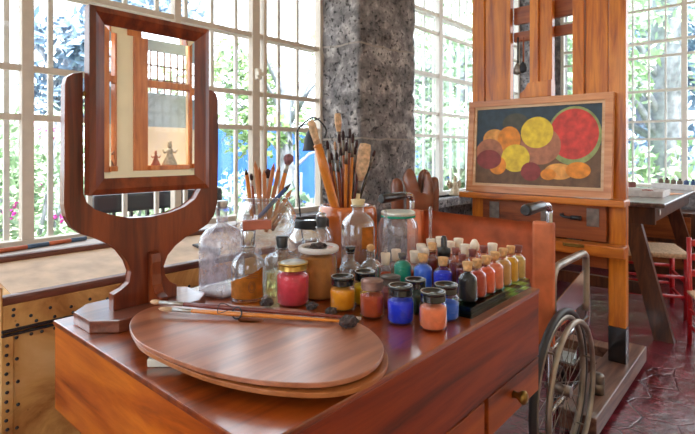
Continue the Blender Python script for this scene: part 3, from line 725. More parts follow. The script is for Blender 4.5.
# larger bottles at the left and the back
_, p, r, h, b = bottle('large_bottle', 'large dusty clear square bottle beside the mirror', 222, 1.385, 37, 201, gl='dusty', cap='steel', neck=.30, sh=.60, capw=.33, caph=.016, sq=5, rot=.35, grp=None, capname='cap', cont='plastic', fill=.06)
t, p, r, h, b = bottle('oil_bottle', 'bottle of orange-brown oil with torn amber label and silver cap', 248, 1.33, 33, 229.5, gl='clear_b', cap='chrome', cont='oil', fill=.17, neck=.40, sh=.66, capw=.46, caph=.043, grp=None, capname='cap')
# torn label wrapped round the front of the bottle
def wrap_label(t, r, z0, z1, ang0, ang1, m, torn=0, n=18):
    bm = NB(); A = []; B = []; 
    for i in range(n+1):
        a = ang0+(ang1-ang0)*i/n; top = z1-torn*(1-i/n)*(z1-z0)+.003*noise.noise(Vector((i*.7,0,0)))
        A.append(bm.verts.new((r*1.012*math.cos(a), r*1.012*math.sin(a), z0))); B.append(bm.verts.new((r*1.012*math.cos(a), r*1.012*math.sin(a), top)))
    for i in range(n): f = bm.faces.new((A[i], A[i+1], B[i+1], B[i])); f.smooth = True
    r_ = bmesh.ops.solidify(bm, geom=bm.faces[:], thickness=.0004)
    return obj('label', bm, m, t)
front = math.atan2(-AY, -AX)          # direction back towards the viewer
lb = wrap_label(t, r, .012, b*.63, front-1.15, front+1.2, 'label_amber', .5)
bm = NB()                              # oval emblem with fine lines of lettering
def arc_strip(bm, r, a0, a1, z0, z1, n=8):
    A = [bm.verts.new((r*math.cos(a0+(a1-a0)*i/n), r*math.sin(a0+(a1-a0)*i/n), z0)) for i in range(n+1)]
    B = [bm.verts.new((r*math.cos(a0+(a1-a0)*i/n), r*math.sin(a0+(a1-a0)*i/n), z1)) for i in range(n+1)]
    for i in range(n): bm.faces.new((A[i], A[i+1], B[i+1], B[i]))
for (da, zc, rr_) in ((.42, b*.30, .011), (.42, b*.30, .007)):
    pts = [Vector((r*1.03*math.cos(front+da+rr_/r*math.cos(q)*.8), r*1.03*math.sin(front+da+rr_/r*math.cos(q)*.8), zc+rr_*1.3*math.sin(q))) for q in [2*PI*k/20 for k in range(20)]]
    tube(bm, pts, .0006, 5, closed=True)
for k in range(3): arc_strip(bm, r*1.03, front+.1, front+.8, b*.53-k*.005, b*.53-k*.005+.0015)
em = obj('emblem', bm, 'brown_grille', lb)
t, p, r, h, b = bottle('perfume_bottle', 'clear rectangular bottle with black square cap and pale yellow liquid', 282, 1.375, 29, 236.5, gl='clear_b', cap='blackrubber', cont='straw_oil', fill=.5, neck=.36, sh=.72, capw=.42, caph=.03, sq=6, rot=.2, grp=None, capname='cap')
t, p, r, h, b = bottle('large_bottle', 'tall clear bottle with cream cap and amber label in front of the brush pot', 358, 1.55, 34, 199.5, gl='clear_b', cap='wax', neck=.36, sh=.70, capw=.42, caph=.016, grp=None, capname='cap', cont='grey_pigment', fill=.03)
lb = wrap_label(t, r, b*.44, b*.72, front+.2, front+1.05, 'label_amber')
t, p, r, h, b = bottle('small_bottle', 'small clear bottle with black cork and amber label slip', 350.5, 1.425, 20, 246.5, gl='clear_b', cap='black', cont='brown_pigment', fill=.12, neck=.4, sh=.55, capw=.52, caph=.014, sq=4, rot=.3, grp=None, capname='stopper')
wrap_label(t, r, .012, b*.52, front-.1, front+.9, 'label_amber', .3)
bottle('small_bottle', 'small clear bottle with a round orange-brown cork ball', 370.8, 1.44, 19, 244.5, gl='clear_b', cap='cork', capshape='ball', cont='grey_pigment', fill=.35, neck=.42, sh=.55, capw=.42, caph=.016, sq=4, rot=.3, grp=None)
t, p, r, h, b = bottle('stopper_flask', 'round clear flask with silver-topped black stopper behind the brown tub', 321.5, 1.475, 27, 217.5, gl='clear_b', cap='blackrubber', neck=.36, sh=.5, capw=.42, caph=.028, grp=None, capname='stopper')
bm = NB(); lathe(bm, [(.0135,h-.001),(.0155,h+.003),(.0155,h+.010),(.011,h+.014),(0,h+.015)], 20); obj('silver_cap', bm, 'chrome', t)

# brown tub with white rim
p, r, d = place(318.5, 302, 39); h = ztop(247, d)-.8
t = thing('pigment_tub', 'large jar of brown pigment with a wide white plastic rim', 'jar', p)
bm = NB(); lathe(bm, [(r*.88,0),(r*.95,.006),(r*.95,h*.92),(r*.95,h)], 36); obj('glass_body', bm, 'clear', t)
bm = NB(); lathe(bm, [(r*.86,.004),(r*.91,.008),(r*.915,h*.80),(r*.5,h*.83),(0,h*.82)], 36); obj('pigment', bm, 'brown_pigment', t)
bm = NB(); lathe(bm, [(r*.96,h-.012),(r*1.03,h-.010),(r*1.05,h-.001),(r*1.0,h+.003),(r*.80,h+.002),(r*.74,h-.004),(0,h-.004)], 36); rim = obj('rim', bm, 'plastic', t)
bm = NB(); bmesh.ops.create_icosphere(bm, subdivisions=3, radius=1)
for v in bm.verts:
    n = 1+.4*noise.noise(v.co*2.2); v.co = Vector((v.co.x*r*.45*n, v.co.y*r*.38*n, v.co.z*.008*n+h+.003))
tag(obj('pigment_lump', bm, 'lump', loc=p), 'dark crumbly lump resting on the lid of the brown tub', 'lump', 'dark lumps around the palette')

# big jar with dark ring lid
p, r, d = place(311, None, 46, .8, 1.605); h = ztop(218.5, d)-.8
t = thing('storage_jar', 'wide clear storage jar with a dark ringed metal lid left of the brush pot', 'jar', p)
bm = NB(); lathe(bm, [(r*.85,0),(r*.97,.006),(r,.015),(r,h*.66),(r*.93,h*.78),(r*.74,h*.88),(r*.74,h*.97)], 36); obj('glass_body', bm, 'bowl', t)
bm = NB(); lathe(bm, [(r*.78,h*.84),(r*.80,h*.86),(r*.78,h*.885),(r*.80,h*.91),(r*.78,h*.94),(r*.80,h*.97),(r*.74,h),(r*.62,h),(r*.58,h-.008),(0,h-.008)], 36); obj('lid', bm, 'iron', t)
# clear jar with green rubber rim
p, r, d = place(398, None, 40, .8, 1.665); h = ztop(211, d)-.8
t = thing('storage_jar', 'clear milky jar with a pale lid and green rubber ring', 'jar', p)
bm = NB(); lathe(bm, [(r*.85,0),(r*.97,.006),(r,.015),(r,h*.72),(r*.95,h*.82),(r*.78,h*.9),(r*.78,h*.95)], 36); obj('glass_body', bm, 'milky', t)
bm = NB(); lathe(bm, [(r*.86,h*.90),(r*.88,h*.915),(r*.86,h*.93)], 36); obj('rubber_ring', bm, 'viridian_pigment', t)
bm = NB(); lathe(bm, [(r*.80,h*.93),(r*.86,h*.935),(r*.86,h*.985),(r*.80,h),(r*.6,h-.002),(0,h-.002)], 36); obj('lid', bm, 'pearl', t)

# goblet-like fish bowl with pencils
bp, br, bd = place(266.5, None, 60, .8, 1.47); bh = ztop(197, bd)-.8
t = thing('glass_bowl', 'round clear glass bowl holding pencils and brushes', 'bowl', bp)
cz = bh-.068
prof = [(.045,0),(.047,.004),(.030,.014),(.026,.04)]
for k in range(1, 12):
    a = -PI/2+.32+k*(PI/2+.62)/11.5
    prof.append((br*math.cos(a), cz+br*.92*math.sin(a)))
prof = [q for q in prof if q[1] < bh-.004]
prof += [(br*.84,bh-.004),(br*.88,bh),(br*.84,bh+.002),(br*.80,bh-.002)]
bm = NB(); lathe(bm, prof, 40)
obj('bowl_glass', bm, 'bowl', t)
def inb(px, y, dd=0): return D(px, y, bd+dd)
def bottom(px, y, dd): return D(px, y, bd+dd)
pl = [('p',245.6,168,253,222,-.02,'orange_h','dark-tipped orange pencil, farthest left in the glass bowl'),
      ('b',251,173,256,226,.01,'brown_h','thin brown brush with dark tip second from the left in the glass bowl'),
      ('p',255,160.5,262,228,-.01,'pencil','tallest tan pencil in the glass bowl'),
      ('p',259.3,166.5,260,229,.02,'pencil_b','tan pencil just right of the tallest one in the glass bowl'),
      ('p',264,169,266,230,.0,'pencil','pale blunt pencil upright in the middle of the glass bowl'),
      ('m',268.2,168.5,268,225,.025,'pale_cork','brush with round dark brown hair head in the glass bowl'),
      ('p',274.2,162.5,263,226,-.015,'pencil_b','pencil leaning right with a pinkish shaft, next to the dark-headed brush'),
      ('p',279.6,165.5,266,232,.015,'pencil','tan pencil leaning right beside the fluffy brush'),
      ('f',290,153.5,273,222,.02,'orange_h','yellow-handled brush with fluffy mauve head in the glass bowl'),
      ('n',291,183.5,259,217,-.045,'navy','blue pencil slanting low across the glass bowl'),
      ('p',292,189,268,228,-.03,'pencil','tan pencil slanting low just under the blue one'),
      ('p',288,203,272,230,-.035,'brown_h','short brown pencil lying lowest at the right of the glass bowl')]
for ty, tx_, ty_, bx_, by_, dd, m, lab in pl:
    a = bottom(bx_, by_, dd*.7); b = inb(tx_, ty_, dd)
    g = 'pencils and brushes in the glass bowl'
    if ty == 'p': pencil('pencil', lab, a, b, .0062, m, 'black' if m == 'orange_h' else m, g)
    if ty == 'n': pencil('pencil', lab, a, b, .0062, m, 'black', g)
    if ty == 'b': brush('paintbrush', lab, a, b, .0045, m, .1, .14, 'hair_dark', .005, g)
    if ty == 'm': brush('makeup_brush', lab, a, b, .0048, m, .25, .17, 'hair_dark', .0105, g)
    if ty == 'f': brush('makeup_brush', lab, a, b, .0075, m, .12, .16, 'hair_mauve', .0165, g)
# reddish block resting on the oil bottle's cap
p = D(257, 226, 1.33)
bm = NB(); box(bm, -.038, -.014, 0, .038, .014, .024, .002); o = obj('wooden_block', bm, 'redblock', loc=(p.x, p.y, ztop(229.5, 1.33)+.0012)); o.rotation_euler = (0, 0, -.62)
tag(o, 'small reddish wooden block lying on top of the oil bottle', 'block')

# glazed pot with brushes
pp, pr_, pd = place(347.5, None, 59, .8, 1.75); ph = ztop(205, pd)-.8
t = thing('brush_pot', 'large amber-glazed round pot full of paintbrushes', 'pot', pp)
bm = NB(); R = pr_
lathe(bm, [(R*.8,0),(R*.93,.01),(R,.05),(R*1.0,ph-.03),(R*.97,ph-.008),(R*.92,ph),(R*.74,ph),(R*.70,ph-.008),(R*.70,.02),(0,.018)], 40); obj('pot_body', bm, 'ceramic', t)
g = 'brushes in the amber pot'
def potb(tx, ty, bx_, w, m, lab, ferr=.1, tip=.1, hair='hair', tw=None, dd=0, metal='pewter', flat=1, by_=232, taper=.7, blunt=False):
    a = D(bx_, by_, pd+dd*.4); b = D(tx, ty, pd+dd)
    brush('paintbrush', lab, a, b, w/2*pd/F, m, ferr, tip, hair, (tw/2*pd/F if tw else None), g, metal=metal, flat=flat, taper=taper, blunt=blunt)
potb(310.5,120,342,9.5,'orange_h','broad orange-handled brush with long pale tip leaning far left in the pot',.02,.21,'hair',8,-.10,'orange_h',taper=.9,blunt=True)
potb(337.5,113,345,4.5,'brown_h','tallest brush, with a flat rounded pale head, at the back of the pot',.08,.16,'hair',9,.04,flat=.6,blunt=True)
potb(365.5,143,353,4.5,'wax','fat brush with pale bushy bristles at the right of the pot',.14,.42,'hair',13.5,-.02,'pewter',blunt=True)
potb(375,150,349,3,'black','thin black-handled brush leaning far right in the pot',.12,.08,'hair_dark',3,.0,'pewter')
more = [(327,140,338,'red_h','leaning left, red handled, right of the broad orange one'),(331,152,341,'orange_h','short orange handled, behind the broad orange one'),(334.5,141,343,'black','black handled, left of centre'),
        (339,133,344,'black','black upright in the centre'),(343,130,346,'brown_h','brown with pale ferrule, centre'),(346.5,142,345,'orange_h','orange upright, centre'),(350,128,347,'brown_h','brown with pointed dark hair, right of centre'),
        (353,133,349,'orange_h','orange with grey ferrule, right of centre'),(357,139,350,'brown_h','brown, between the centre and the fat pale one'),(322,147,337,'brown_h','thin brown leaning left between two others'),
        (329,156,341,'red_h','short dark red, low on the left'),(336.5,152,343,'brown_h','low brown, left of the centre'),(341,147,345,'red_h','low dark red, in the centre'),
        (348.5,136,347,'black','black with grey tip, just right of the centre'),(355.5,146,349,'black','black, low and right of the centre'),(360,150,351,'red_h','red-brown, nearest the fat pale brush')]
for i, (tx, ty, bx_, m, lab) in enumerate(more):
    potb(tx, ty, bx_, 3.6, m, 'slim paintbrush in the pot, '+lab, .14, .1, 'hair' if i in (2,9) else 'hair_dark', 3.2, (-.05,.03,.05,.0,-.045,-.055,.03,-.03,.05,.05,-.01,-.035,-.02,.065,.01,.03)[i])

# black bell in a wire stand
sp = D(309, 265, 1.74); sx, sy = sp.x, sp.y
t = thing('bell_stand', 'black bell-shaped shade hanging in a thin wire stand before the window', 'bell', (sx, sy-.0, .8006))
rt = Vector((.6618, -.7497, 0))
def W(px, py): q = D(px, py, 1.74); return q-Vector((sx, sy, .8006))
bm = NB(); lathe(bm, [(.05,0),(.05,.006),(.012,.010),(.004,.02)], 24); obj('base', bm, 'iron', t)
bm = NB(); tube(bm, smooth_pts([Vector((0,0,.01)), W(303,240), W(299,200), W(298,160), W(297,137), W(299,128), W(308,120), W(313,117)], 6), .0028, 8)
tube(bm, smooth_pts([W(313,117), W(320,121), W(326,130), W(324.5,138)], 6), .0028, 8); tube(bm, smooth_pts([W(298.5,128), W(306,124), W(320,118)], 4), .0022, 8)
tube(bm, [W(312.5,117.5), W(312.5,128)], .002, 8)
obj('wire', bm, 'iron', t)
q = W(312, 151)
bm = NB(); lathe(bm, [(.035,0),(.033,.004),(.028,.04),(.020,.065),(.012,.076),(.004,.084),(.004,.09)], 28, c=q); obj('bell', bm, 'iron', t)

# ------------------------------------------------------------ trunk
TR0, TR1 = .358, 1.62
TYF = 1.5
tr = thing('travel_trunk', 'old hide-covered travel trunk with wooden slats and studs', 'trunk', ((TR0+TR1)/2, 1.77, 0))
TO = Vector(tr.location)
def tobj(name, bm, m, p=None, **k):
    for v in bm.verts: v.co -= TO
    return obj(name, bm, m, p or tr, **k)
bm = NB(); box(bm, TR0, TYF, .02, TR1, 2.04, .727, .006); tobj('body', bm, 'hide')
bm = NB(); prism(bm, [Vector((TR0, y, z)) for y, z in ((TYF,.733),(TYF,.80),(TYF+.05,.818),(1.83,.853),(2.04,.853),(2.04,.733))], (TR1-TR0,0,0), .003); lid = tobj('lid', bm, 'hide')
bm = NB(); prism(bm, [Vector((TR0+.03, y, z)) for y, z in ((TYF+.035,.8145),(TYF+.05,.8195),(1.82,.8535),(1.82,.845),(TYF+.05,.812))], (TR1-TR0-.06,0,0)); s = tobj('lid_panel', bm, 'hide_pale'); s.parent = lid
bm = NB(); box(bm, TR0+.002, 1.86, .8535, TR1-.002, 2.03, .858, .001); s = tobj('lid_top', bm, 'trunk_top'); s.parent = lid
for (y, z, r) in ((TYF+.018, .812, .016), (1.84, .861, .014)):
    bm = NB(); box(bm, TR0-.004, y-r, z-r*.8, TR1+.004, y+r, z+r*.8, .008); s = tobj('slat', bm, 'slat'); s.parent = lid
bm = NB(); box(bm, TR0-.003, TYF-.006, .722, TR1+.003, TYF+.002, .728, .001); box(bm, TR0-.003, TYF-.006, .733, TR1+.003, TYF+.002, .740, .001); tobj('metal_strip', bm, 'iron')
bm = NB(); box(bm, TR0-.004, TYF-.005, .02, TR0+.022, TYF+.003, .722, .001); box(bm, TR0-.004, TYF+.0, .02, TR0+.0, TYF+.03, .85, .001); tobj('corner_strip', bm, 'hide')
bm = NB(); box(bm, 1.02, TYF+.05, .823, 1.05, TYF+.2, .845, .003); tobj('hinge_strap', bm, 'iron')
sb = NB(); lathe(sb, [(.0046,0),(.004,.0025),(.002,.004),(0,.0043)], 10)
for v in sb.verts: v.co = Vector((v.co.x, -v.co.z, v.co.y))
stud = obj('stud', sb, 'iron', tr); first = True
spots = [(TR0+.009, .70-i*.024) for i in range(27)]+[(TR0+.06+i*.05, .765+.01*(i % 2)) for i in range(9)]+[(TR0+.03+i*.045, .748) for i in range(13)]+[(TR0+.03+i*.03, .716) for i in range(16)]+[(TR0+.03, .66-i*.06) for i in range(8)]+[(TR0+.02, .79), (TR0+.02, .775)]
for x, z in spots:
    o = stud if first else stud.copy()
    if not first: C.objects.link(o); o.parent = tr
    o.location = Vector((x+random.uniform(-.003,.003), TYF-.006, z))-TO; first = False
# painted stick on the lid
a, b = onY(-12, 250.5, 1.97), onY(86, 240, 2.02); a.z = b.z = .866
d = b-a; L = d.length
t = thing('striped_stick', 'round stick painted orange-red and slate blue on the trunk lid', 'stick', a, rot=Vector((0,0,1)).rotation_difference(d))
for k, (s0, s1, m) in enumerate([(0,.36,'stick_red'),(.36,.58,'stick_blue'),(.58,.82,'stick_red'),(.82,1,'stick_blue')]):
    bm = NB(); lathe(bm, [(.0078,s0*L),(.0078,s1*L)], 14); obj('band', bm, m, t)

# ------------------------------------------------------------ easel
EX = 3.22
es = thing('easel', 'large orange-brown studio easel holding the fruit painting', 'easel', (EX*.876, 1.02, 0))
EO = Vector(es.location)
ES = .876; CAMP = Vector((0,0,CZ))
def eobj(name, bm, m, p=None, raw=False, **k):
    for v in bm.verts:
        if not raw: v.co = CAMP+(v.co-CAMP)*ES
        v.co -= EO
    return obj(name, bm, m, p or es, **k)
for y0, y1, lab in ((.675, .768, 0), (1.560, 1.652, 0)):
    bm = NB(); box(bm, EX, y0, .165, EX+.07, y1, 3.3 if y0 < 1 else 2.50, .006); pt = eobj('post', bm, 'easel')
    bm = NB(); box(bm, EX-.001, y0-.001, -.043, EX+.071, y1+.001, .165, .003); eobj('post_shoe', bm, 'black', pt)
for y0, y1, xo in ((.772, .898, .01), (.902, .968, -.012), (1.375, 1.556, .01)):
    bm = NB(); box(bm, EX+xo, y0, .98, EX+xo+.05, y1, 3.3, .004); eobj('board', bm, 'easel')
bm = NB(); box(bm, EX+.065, .97, 2.075, EX+.10, 1.374, 2.19, .004); eobj('cross_beam', bm, 'easel_dark')
bm = NB(); box(bm, EX+.065, .97, 1.955, EX+.10, 1.374, 2.02, .004); eobj('cross_beam', bm, 'easel_dark')
bm = NB(); box(bm, EX-.02, 1.088, 1.60, EX+.03, 1.135, 3.3, .004); box(bm, EX-.02, 1.175, 1.60, EX+.03, 1.232, 3.3, .004); box(bm, EX+.0, 1.135, 1.62, EX+.03, 1.175, 3.3); eobj('mast', bm, 'easel')
bm = NB(); prism(bm, [Vector((EX-.045, y, z)) for y, z in ((1.085,1.555),(1.29,1.555),(1.29,1.585),(1.25,1.61),(1.235,1.65),(1.085,1.66))], (.075,0,0), .003); eobj('clamp', bm, 'easel')
# tray
bm = NB(); box(bm, 3.085, .655, .885, 3.235, 1.685, .925, .008); eobj('tray', bm, 'easel_h')
bm = NB(); box(bm, EX-.03, .772, .665, EX+.05, 1.556, .884, .004); bx_ = eobj('drawer_box', bm, 'easel_dark')
bm = NB(); box(bm, 3.10, .66, .59, EX-.002, 1.66, .655, .006); eobj('ledge', bm, 'easel_h')
bm = NB(); box(bm, EX+.0, .772, .50, EX+.04, 1.556, .575, .004); eobj('lower_rail', bm, 'easel_dark')
for y in (.845, 1.12, 1.47):
    bm = NB(); box(bm, EX-.034, y-.035, .75, EX-.0305, y+.035, .86, .001); box(bm, EX-.036, y-.035, .80, EX-.034, y+.035, .805); eobj('hinge_plate', bm, 'pewter', bx_)
bm = NB(); box(bm, 3.094, .87, .632, 3.099, .99, .652, .001); tube(bm, [(3.096,.88,.64),(3.083,.885,.638),(3.083,.975,.638),(3.096,.98,.64)], .004, 8); eobj('brass_handle', bm, 'brass')
bm = NB(); tube(bm, smooth_pts([(EX-.03,1.02,.81),(EX-.06,1.02,.81),(EX-.07,.99,.80),(EX-.07,.93,.80)], 5), .009, 10); tube(bm, [(EX-.07,.96,.80),(EX-.07,.90,.80)], .014, 12); eobj('crank', bm, 'blackrubber')
# runners
q1 = G(641, 345, .11); q2 = G(604, 422, .11)
ry = (q1.y+q2.y)/2
for y0, y1 in ((ry, ry+.15), (1.32, 1.45)):
    bm = NB(); box(bm, q2.x, y0, .028, q1.x, y1, .11, .006); eobj('runner', bm, 'easel_base', raw=True)
for x0 in (2.78, 3.02):
    bm = NB(); box(bm, x0, ry+.15, .035, x0+.10, 1.32, .10, .006); eobj('cross_rail', bm, 'easel_base', raw=True)
for y0 in (ry+.025, 1.335):
    for x in (q2.x+.06, q1.x-.06):
        bm = NB(); lathe(bm, [(.025,0),(.03,.006),(.03,.022),(.012,.03)], 16, c=(x, y0+.05, 0)); eobj('caster', bm, 'black', raw=True)
q = G(601, 396, .11)
bm = NB(); lathe(bm, [(.030,0),(.030,.045),(.027,.048),(.030,.051),(.030,.078),(.025,.086),(0,.088)], 24, c=(q.x+.02, q.y+.02, .111)); eobj('leveling_knob', bm, 'pewter', raw=True)
for y in (.64, 1.40):
    bm = NB(); tube(bm, [(3.04,y,.09),(2.93,y,2.0)], .02, 4); eobj('rear_strut', bm, 'desk', raw=True)
# things hanging behind the mast
for k, (px, y0, y1, lab) in enumerate(((519.5,38,76,'small metal ladle hanging left of the easel mast'), (525,38,74,'dark flat scraper hanging beside the ladle on the easel'))):
    a = onX(px, y0, EX+.064); b = onX(px, y1, EX+.064)
    t = thing('hanging_scraper' if k else 'hanging_ladle', lab, 'tool', CAMP+(a-CAMP)*ES+Vector((-.02,0,0)), None); t.scale = (ES,)*3
    h = a.z-b.z
    bm = NB(); tube(bm, [(-.004,0,0),(-.004,0,-h*.7)], .006, 8); obj('handle', bm, 'brown_h' if k else 'iron', t)
    bm = NB(); lathe(bm, [(.006,-h*.68),(.018,-h*.75),(.028,-h*.86),(.024,-h*.96),(0,-h)], 16)
    for v in bm.verts: v.co.x = v.co.x*.4-.014
    obj('head', bm, 'pewter' if not k else 'iron', t)

# framed painting, leaning back slightly on the tray
PB = .928
pnt = thing('painting', 'framed still life of fruit standing on the easel tray', 'painting', (3.135, (.727+1.645)/2, PB))
pw, phh = .918, .625
pnt.rotation_euler = (0, math.atan2(.05, phh), 0); pnt.location = CAMP+(pnt.location-CAMP)*ES; pnt.scale = (ES,)*3
def pbox(bm, y0, y1, z0, z1, x0, x1, bev=0): box(bm, x0, y0, z0, x1, y1, z1, bev)
bm = NB(); hw = pw/2
def pfr(bm, e0, w, x0, x1):
    a, b, c, d = -hw+e0, hw-e0, e0, phh-e0
    for q in ([(a,c),(b,c),(b-w,c+w),(a+w,c+w)], [(b,c),(b,d),(b-w,d-w),(b-w,c+w)], [(b,d),(a,d),(a+w,d-w),(b-w,d-w)], [(a,d),(a,c),(a+w,c+w),(a+w,d-w)]):
        prism(bm, [Vector((x0, y, z)) for y, z in q], (x1-x0,0,0))
pfr(bm, 0, .042, -.022, .018); obj('frame', bm, 'frame', pnt)
bm = NB(); pfr(bm, .042, .018, -.012, .012); obj('frame_slip', bm, 'slip', pnt)
bm = NB(); k = .06
box(bm, -.004, -hw+k, k, .008, hw-k, phh-k)
cw, chh = pw-2*k, phh-2*k
def disc(cy, cz, ry, rz, lvl, mi, a0=0, a1=2*PI, n=36):
    x = -.004-.0004*lvl
    pts = [Vector((x, (.5-cy)*cw+ry*cw*math.cos(a0+(a1-a0)*i/n), k+cz*chh+rz*chh*math.sin(a0+(a1-a0)*i/n))) for i in range(n if a1-a0 > 6 else n+1)]
    f = bm.faces.new([bm.verts.new(p) for p in pts]); f.material_index = mi
# cy 0 = left .. 1 = right
f = bm.faces.new([bm.verts.new(Vector((-.0044, (.5-y)*cw, k+z*chh))) for y, z in ((0,0),(1,0),(1,.5),(.7,.55),(.3,.62),(0,.5))]); f.material_index = 1
disc(.34,.80,.11,.13,2,2); disc(.16,.60,.10,.13,3,3); disc(.29,.58,.10,.18,4,4); disc(.12,.42,.12,.18,5,8)
disc(.80,.62,.20,.36,6,7, PI*.0, PI*2); disc(.80,.64,.18,.31,7,5)
disc(.55,.50,.16,.24,8,8); disc(.52,.67,.13,.20,9,6); disc(.35,.34,.12,.18,10,6); disc(.20,.24,.075,.12,11,4); disc(.48,.17,.08,.12,12,9)
disc(.12,.32,.11,.13,12,9); disc(.70,.18,.11,.10,13,3); disc(.84,.20,.09,.10,14,4); disc(.62,.14,.06,.07,15,4)
bmesh.ops.recalc_face_normals(bm, faces=bm.faces)
for n_, c in (('paint_teal',(44,62,74)),('paint_umber',(112,78,48)),('paint_dark_green',(74,72,58)),('paint_light_orange',(232,158,72)),('paint_orange',(236,140,32)),('paint_red',(210,62,48)),('paint_yellow',(246,200,48)),('paint_green',(150,160,96)),('paint_brown',(178,112,78)),('paint_wine',(144,54,48))):
    M[n_] = plain(n_, srgb(*c), .5, var=.28, scale=22, bump=.2)
obj('canvas', bm, ['paint_teal','paint_umber','paint_dark_green','paint_light_orange','paint_orange','paint_red','paint_yellow','paint_green','paint_brown','paint_wine'], pnt)

# ------------------------------------------------------------ wheelchair
wc_ = thing('wheelchair', 'old wheelchair with orange leather back standing between cabinet and easel', 'wheelchair', (2.0, .97, 0))
WO = Vector(wc_.location)
def wobj(name, bm, m, p=None, **k):
    for v in bm.verts: v.co -= WO
    return obj(name, bm, m, p or wc_, **k)
WX, YR, YL = 1.925, .665, 1.295
bm = NB()       # leather sling, slightly bowed backwards
n = 14; rows = 10
G_ = []
for j in range(rows+1):
    z = .46+(.925-.46)*j/rows
    rw = []
    for i in range(n+1):
        u = i/n; y = YR+(YL-YR)*u
        x = WX+.055*math.sin(PI*u)*(.4+.6*(j/rows))+.006*noise.noise(Vector((u*5, z*9, 0)))
        zz = z+(.012*math.sin(PI*u)*-1 if j == rows else 0)+(.012*u if j == rows else 0)
        rw.append(bm.verts.new((x, y, zz)))
    G_.append(rw)
for a, b in zip(G_, G_[1:]):
    for i in range(n): bm.faces.new((a[i], a[i+1], b[i+1], b[i]))
bmesh.ops.solidify(bm, geom=bm.faces[:], thickness=.006)
sl = wobj('backrest', bm, 'leather', smooth=True)
bm = NB()       # sewn sleeves at both edges and top hem
for y in (YR, YL):
    s = 1 if y == YR else -1
    bm = NB(); box(bm, WX-.017, min(y-s*.020, y+s*.062), .455, WX+.017, max(y-s*.020, y+s*.062), .932, .012); wobj('sleeve', bm, 'leather', sl)
for y in (YR, YL):
    bm = NB(); tube(bm, smooth_pts([(WX,y,.06),(WX,y,.5),(WX,y,.93),(WX,y,.975),(WX-.02,y,.997),(WX-.09,y+.0,1.0)], 5), .0125, 12); wobj('back_tube', bm, 'chrome')
    bm = NB(); tube(bm, [(WX-.07,y,1.0),(WX-.085,y,1.0),(WX-.225,y,.997),(WX-.24,y,.997)], .019, 16, radii=[.017,.019,.0215,.017]); wobj('grip', bm, 'blackrubber')
bm = NB(); box(bm, WX+.02, YR+.03, .46, WX+.44, YL-.03, .48, .006); wobj('seat', bm, 'leather')
for y in (YR-.0, YL+.0):
    bm = NB()
    tube(bm, smooth_pts([(WX+.03,y,.5),(WX+.035,y,.68),(WX+.06,y,.735),(WX+.12,y,.745),(WX+.38,y,.745),(WX+.45,y,.735),(WX+.475,y,.69),(WX+.47,y,.48)], 6), .016, 12); wobj('armrest', bm, 'rimgrey')
    bm = NB(); box(bm, WX+.05, y-.002, .52, WX+.46, y+.002, .62)
    for v in bm.verts:
        if v.co.z > .55: v.co.z += (v.co.x-WX-.05)*.18-.02
    wobj('side_guard', bm, 'chrome')
    s_ = -1 if y == YR else 1
    bm = NB(); tube(bm, [(WX,y,.44),(WX+.5,y,.44)], .011, 10); tube(bm, [(WX,y,.20),(WX+.45,y,.20)], .011, 10); tube(bm, smooth_pts([(WX+.48,y,.70),(WX+.5,y,.44),(WX+.55,y-s_*.05,.27),(WX+.66,y-s_*.10,.17)], 5), .011, 10)
    wobj('side_frame', bm, 'chrome')
    s = -1 if y == YR else 1
    bm = NB(); box(bm, WX+.60, y-s*.14-.05, .155, WX+.74, y-s*.14+.05, .165, .003); wobj('footplate', bm, 'steel')
    # caster
    cy_ = y-s*.12
    bm = NB(); pts = [(WX+.45+.085*math.cos(q), cy_, .10+.085*math.sin(q)) for q in [2*PI*i/28 for i in range(28)]]; tube(bm, pts, .013, 10, closed=True)
    for i in range(6): q = i*PI/3; tube(bm, [(WX+.45, cy_, .10), (WX+.45+.08*math.cos(q), cy_, .10+.08*math.sin(q))], .004, 6)
    cw_ = wobj('caster', bm, 'tyre')
for y, s in ((YR-.045, -1), (YL+.045, 1)):
    cx_, cz_, R = 1.925, .302, .288
    w_ = bpy.data.objects.new('wheel', None)
    def ring(r, dy, tr_, seg=64): 
        bm = NB(); tube(bm, [(cx_+r*math.cos(q), y+dy, cz_+r*math.sin(q)) for q in [2*PI*i/seg for i in range(seg)]], tr_, 10, closed=True); return bm
    ty_ = wobj('wheel', ring(R, 0, .0135), 'tyre')
    wobj('rim', ring(R-.022, 0, .012), 'rimgrey', ty_)
    wobj('pushrim', ring(.258, s*.042, .0105), 'rimgrey', ty_)
    bm = NB()
    for i in range(28):
        q = 2*PI*i/28; o_ = .5*(1 if i % 2 else -1); dy = .018*(1 if (i//2) % 2 else -1)
        tube(bm, [(cx_+.022*math.cos(q+o_*2), y+dy, cz_+.022*math.sin(q+o_*2)), (cx_+(R-.026)*math.cos(q), y, cz_+(R-.026)*math.sin(q))], .0013, 5, cap=False)
    wobj('spokes', bm, 'pewter', ty_)
    bm = NB(); tube(bm, [(cx_,y-.035,cz_),(cx_,y+.035,cz_)], .02, 16); tube(bm, [(cx_,y-s*.03,cz_),(cx_,y-s*.06-.0*s,cz_)], .012, 10); 
    wobj('hub', bm, 'pewter', ty_)
    for i in range(6):
        q = i*PI/3+.2; bm = NB(); tube(bm, [(cx_+(R-.03)*math.cos(q), y+s*.005, cz_+(R-.03)*math.sin(q)), (cx_+.258*math.cos(q), y+s*.042, cz_+.258*math.sin(q))], .0035, 6); wobj('rim_bracket', bm, 'pewter', ty_)

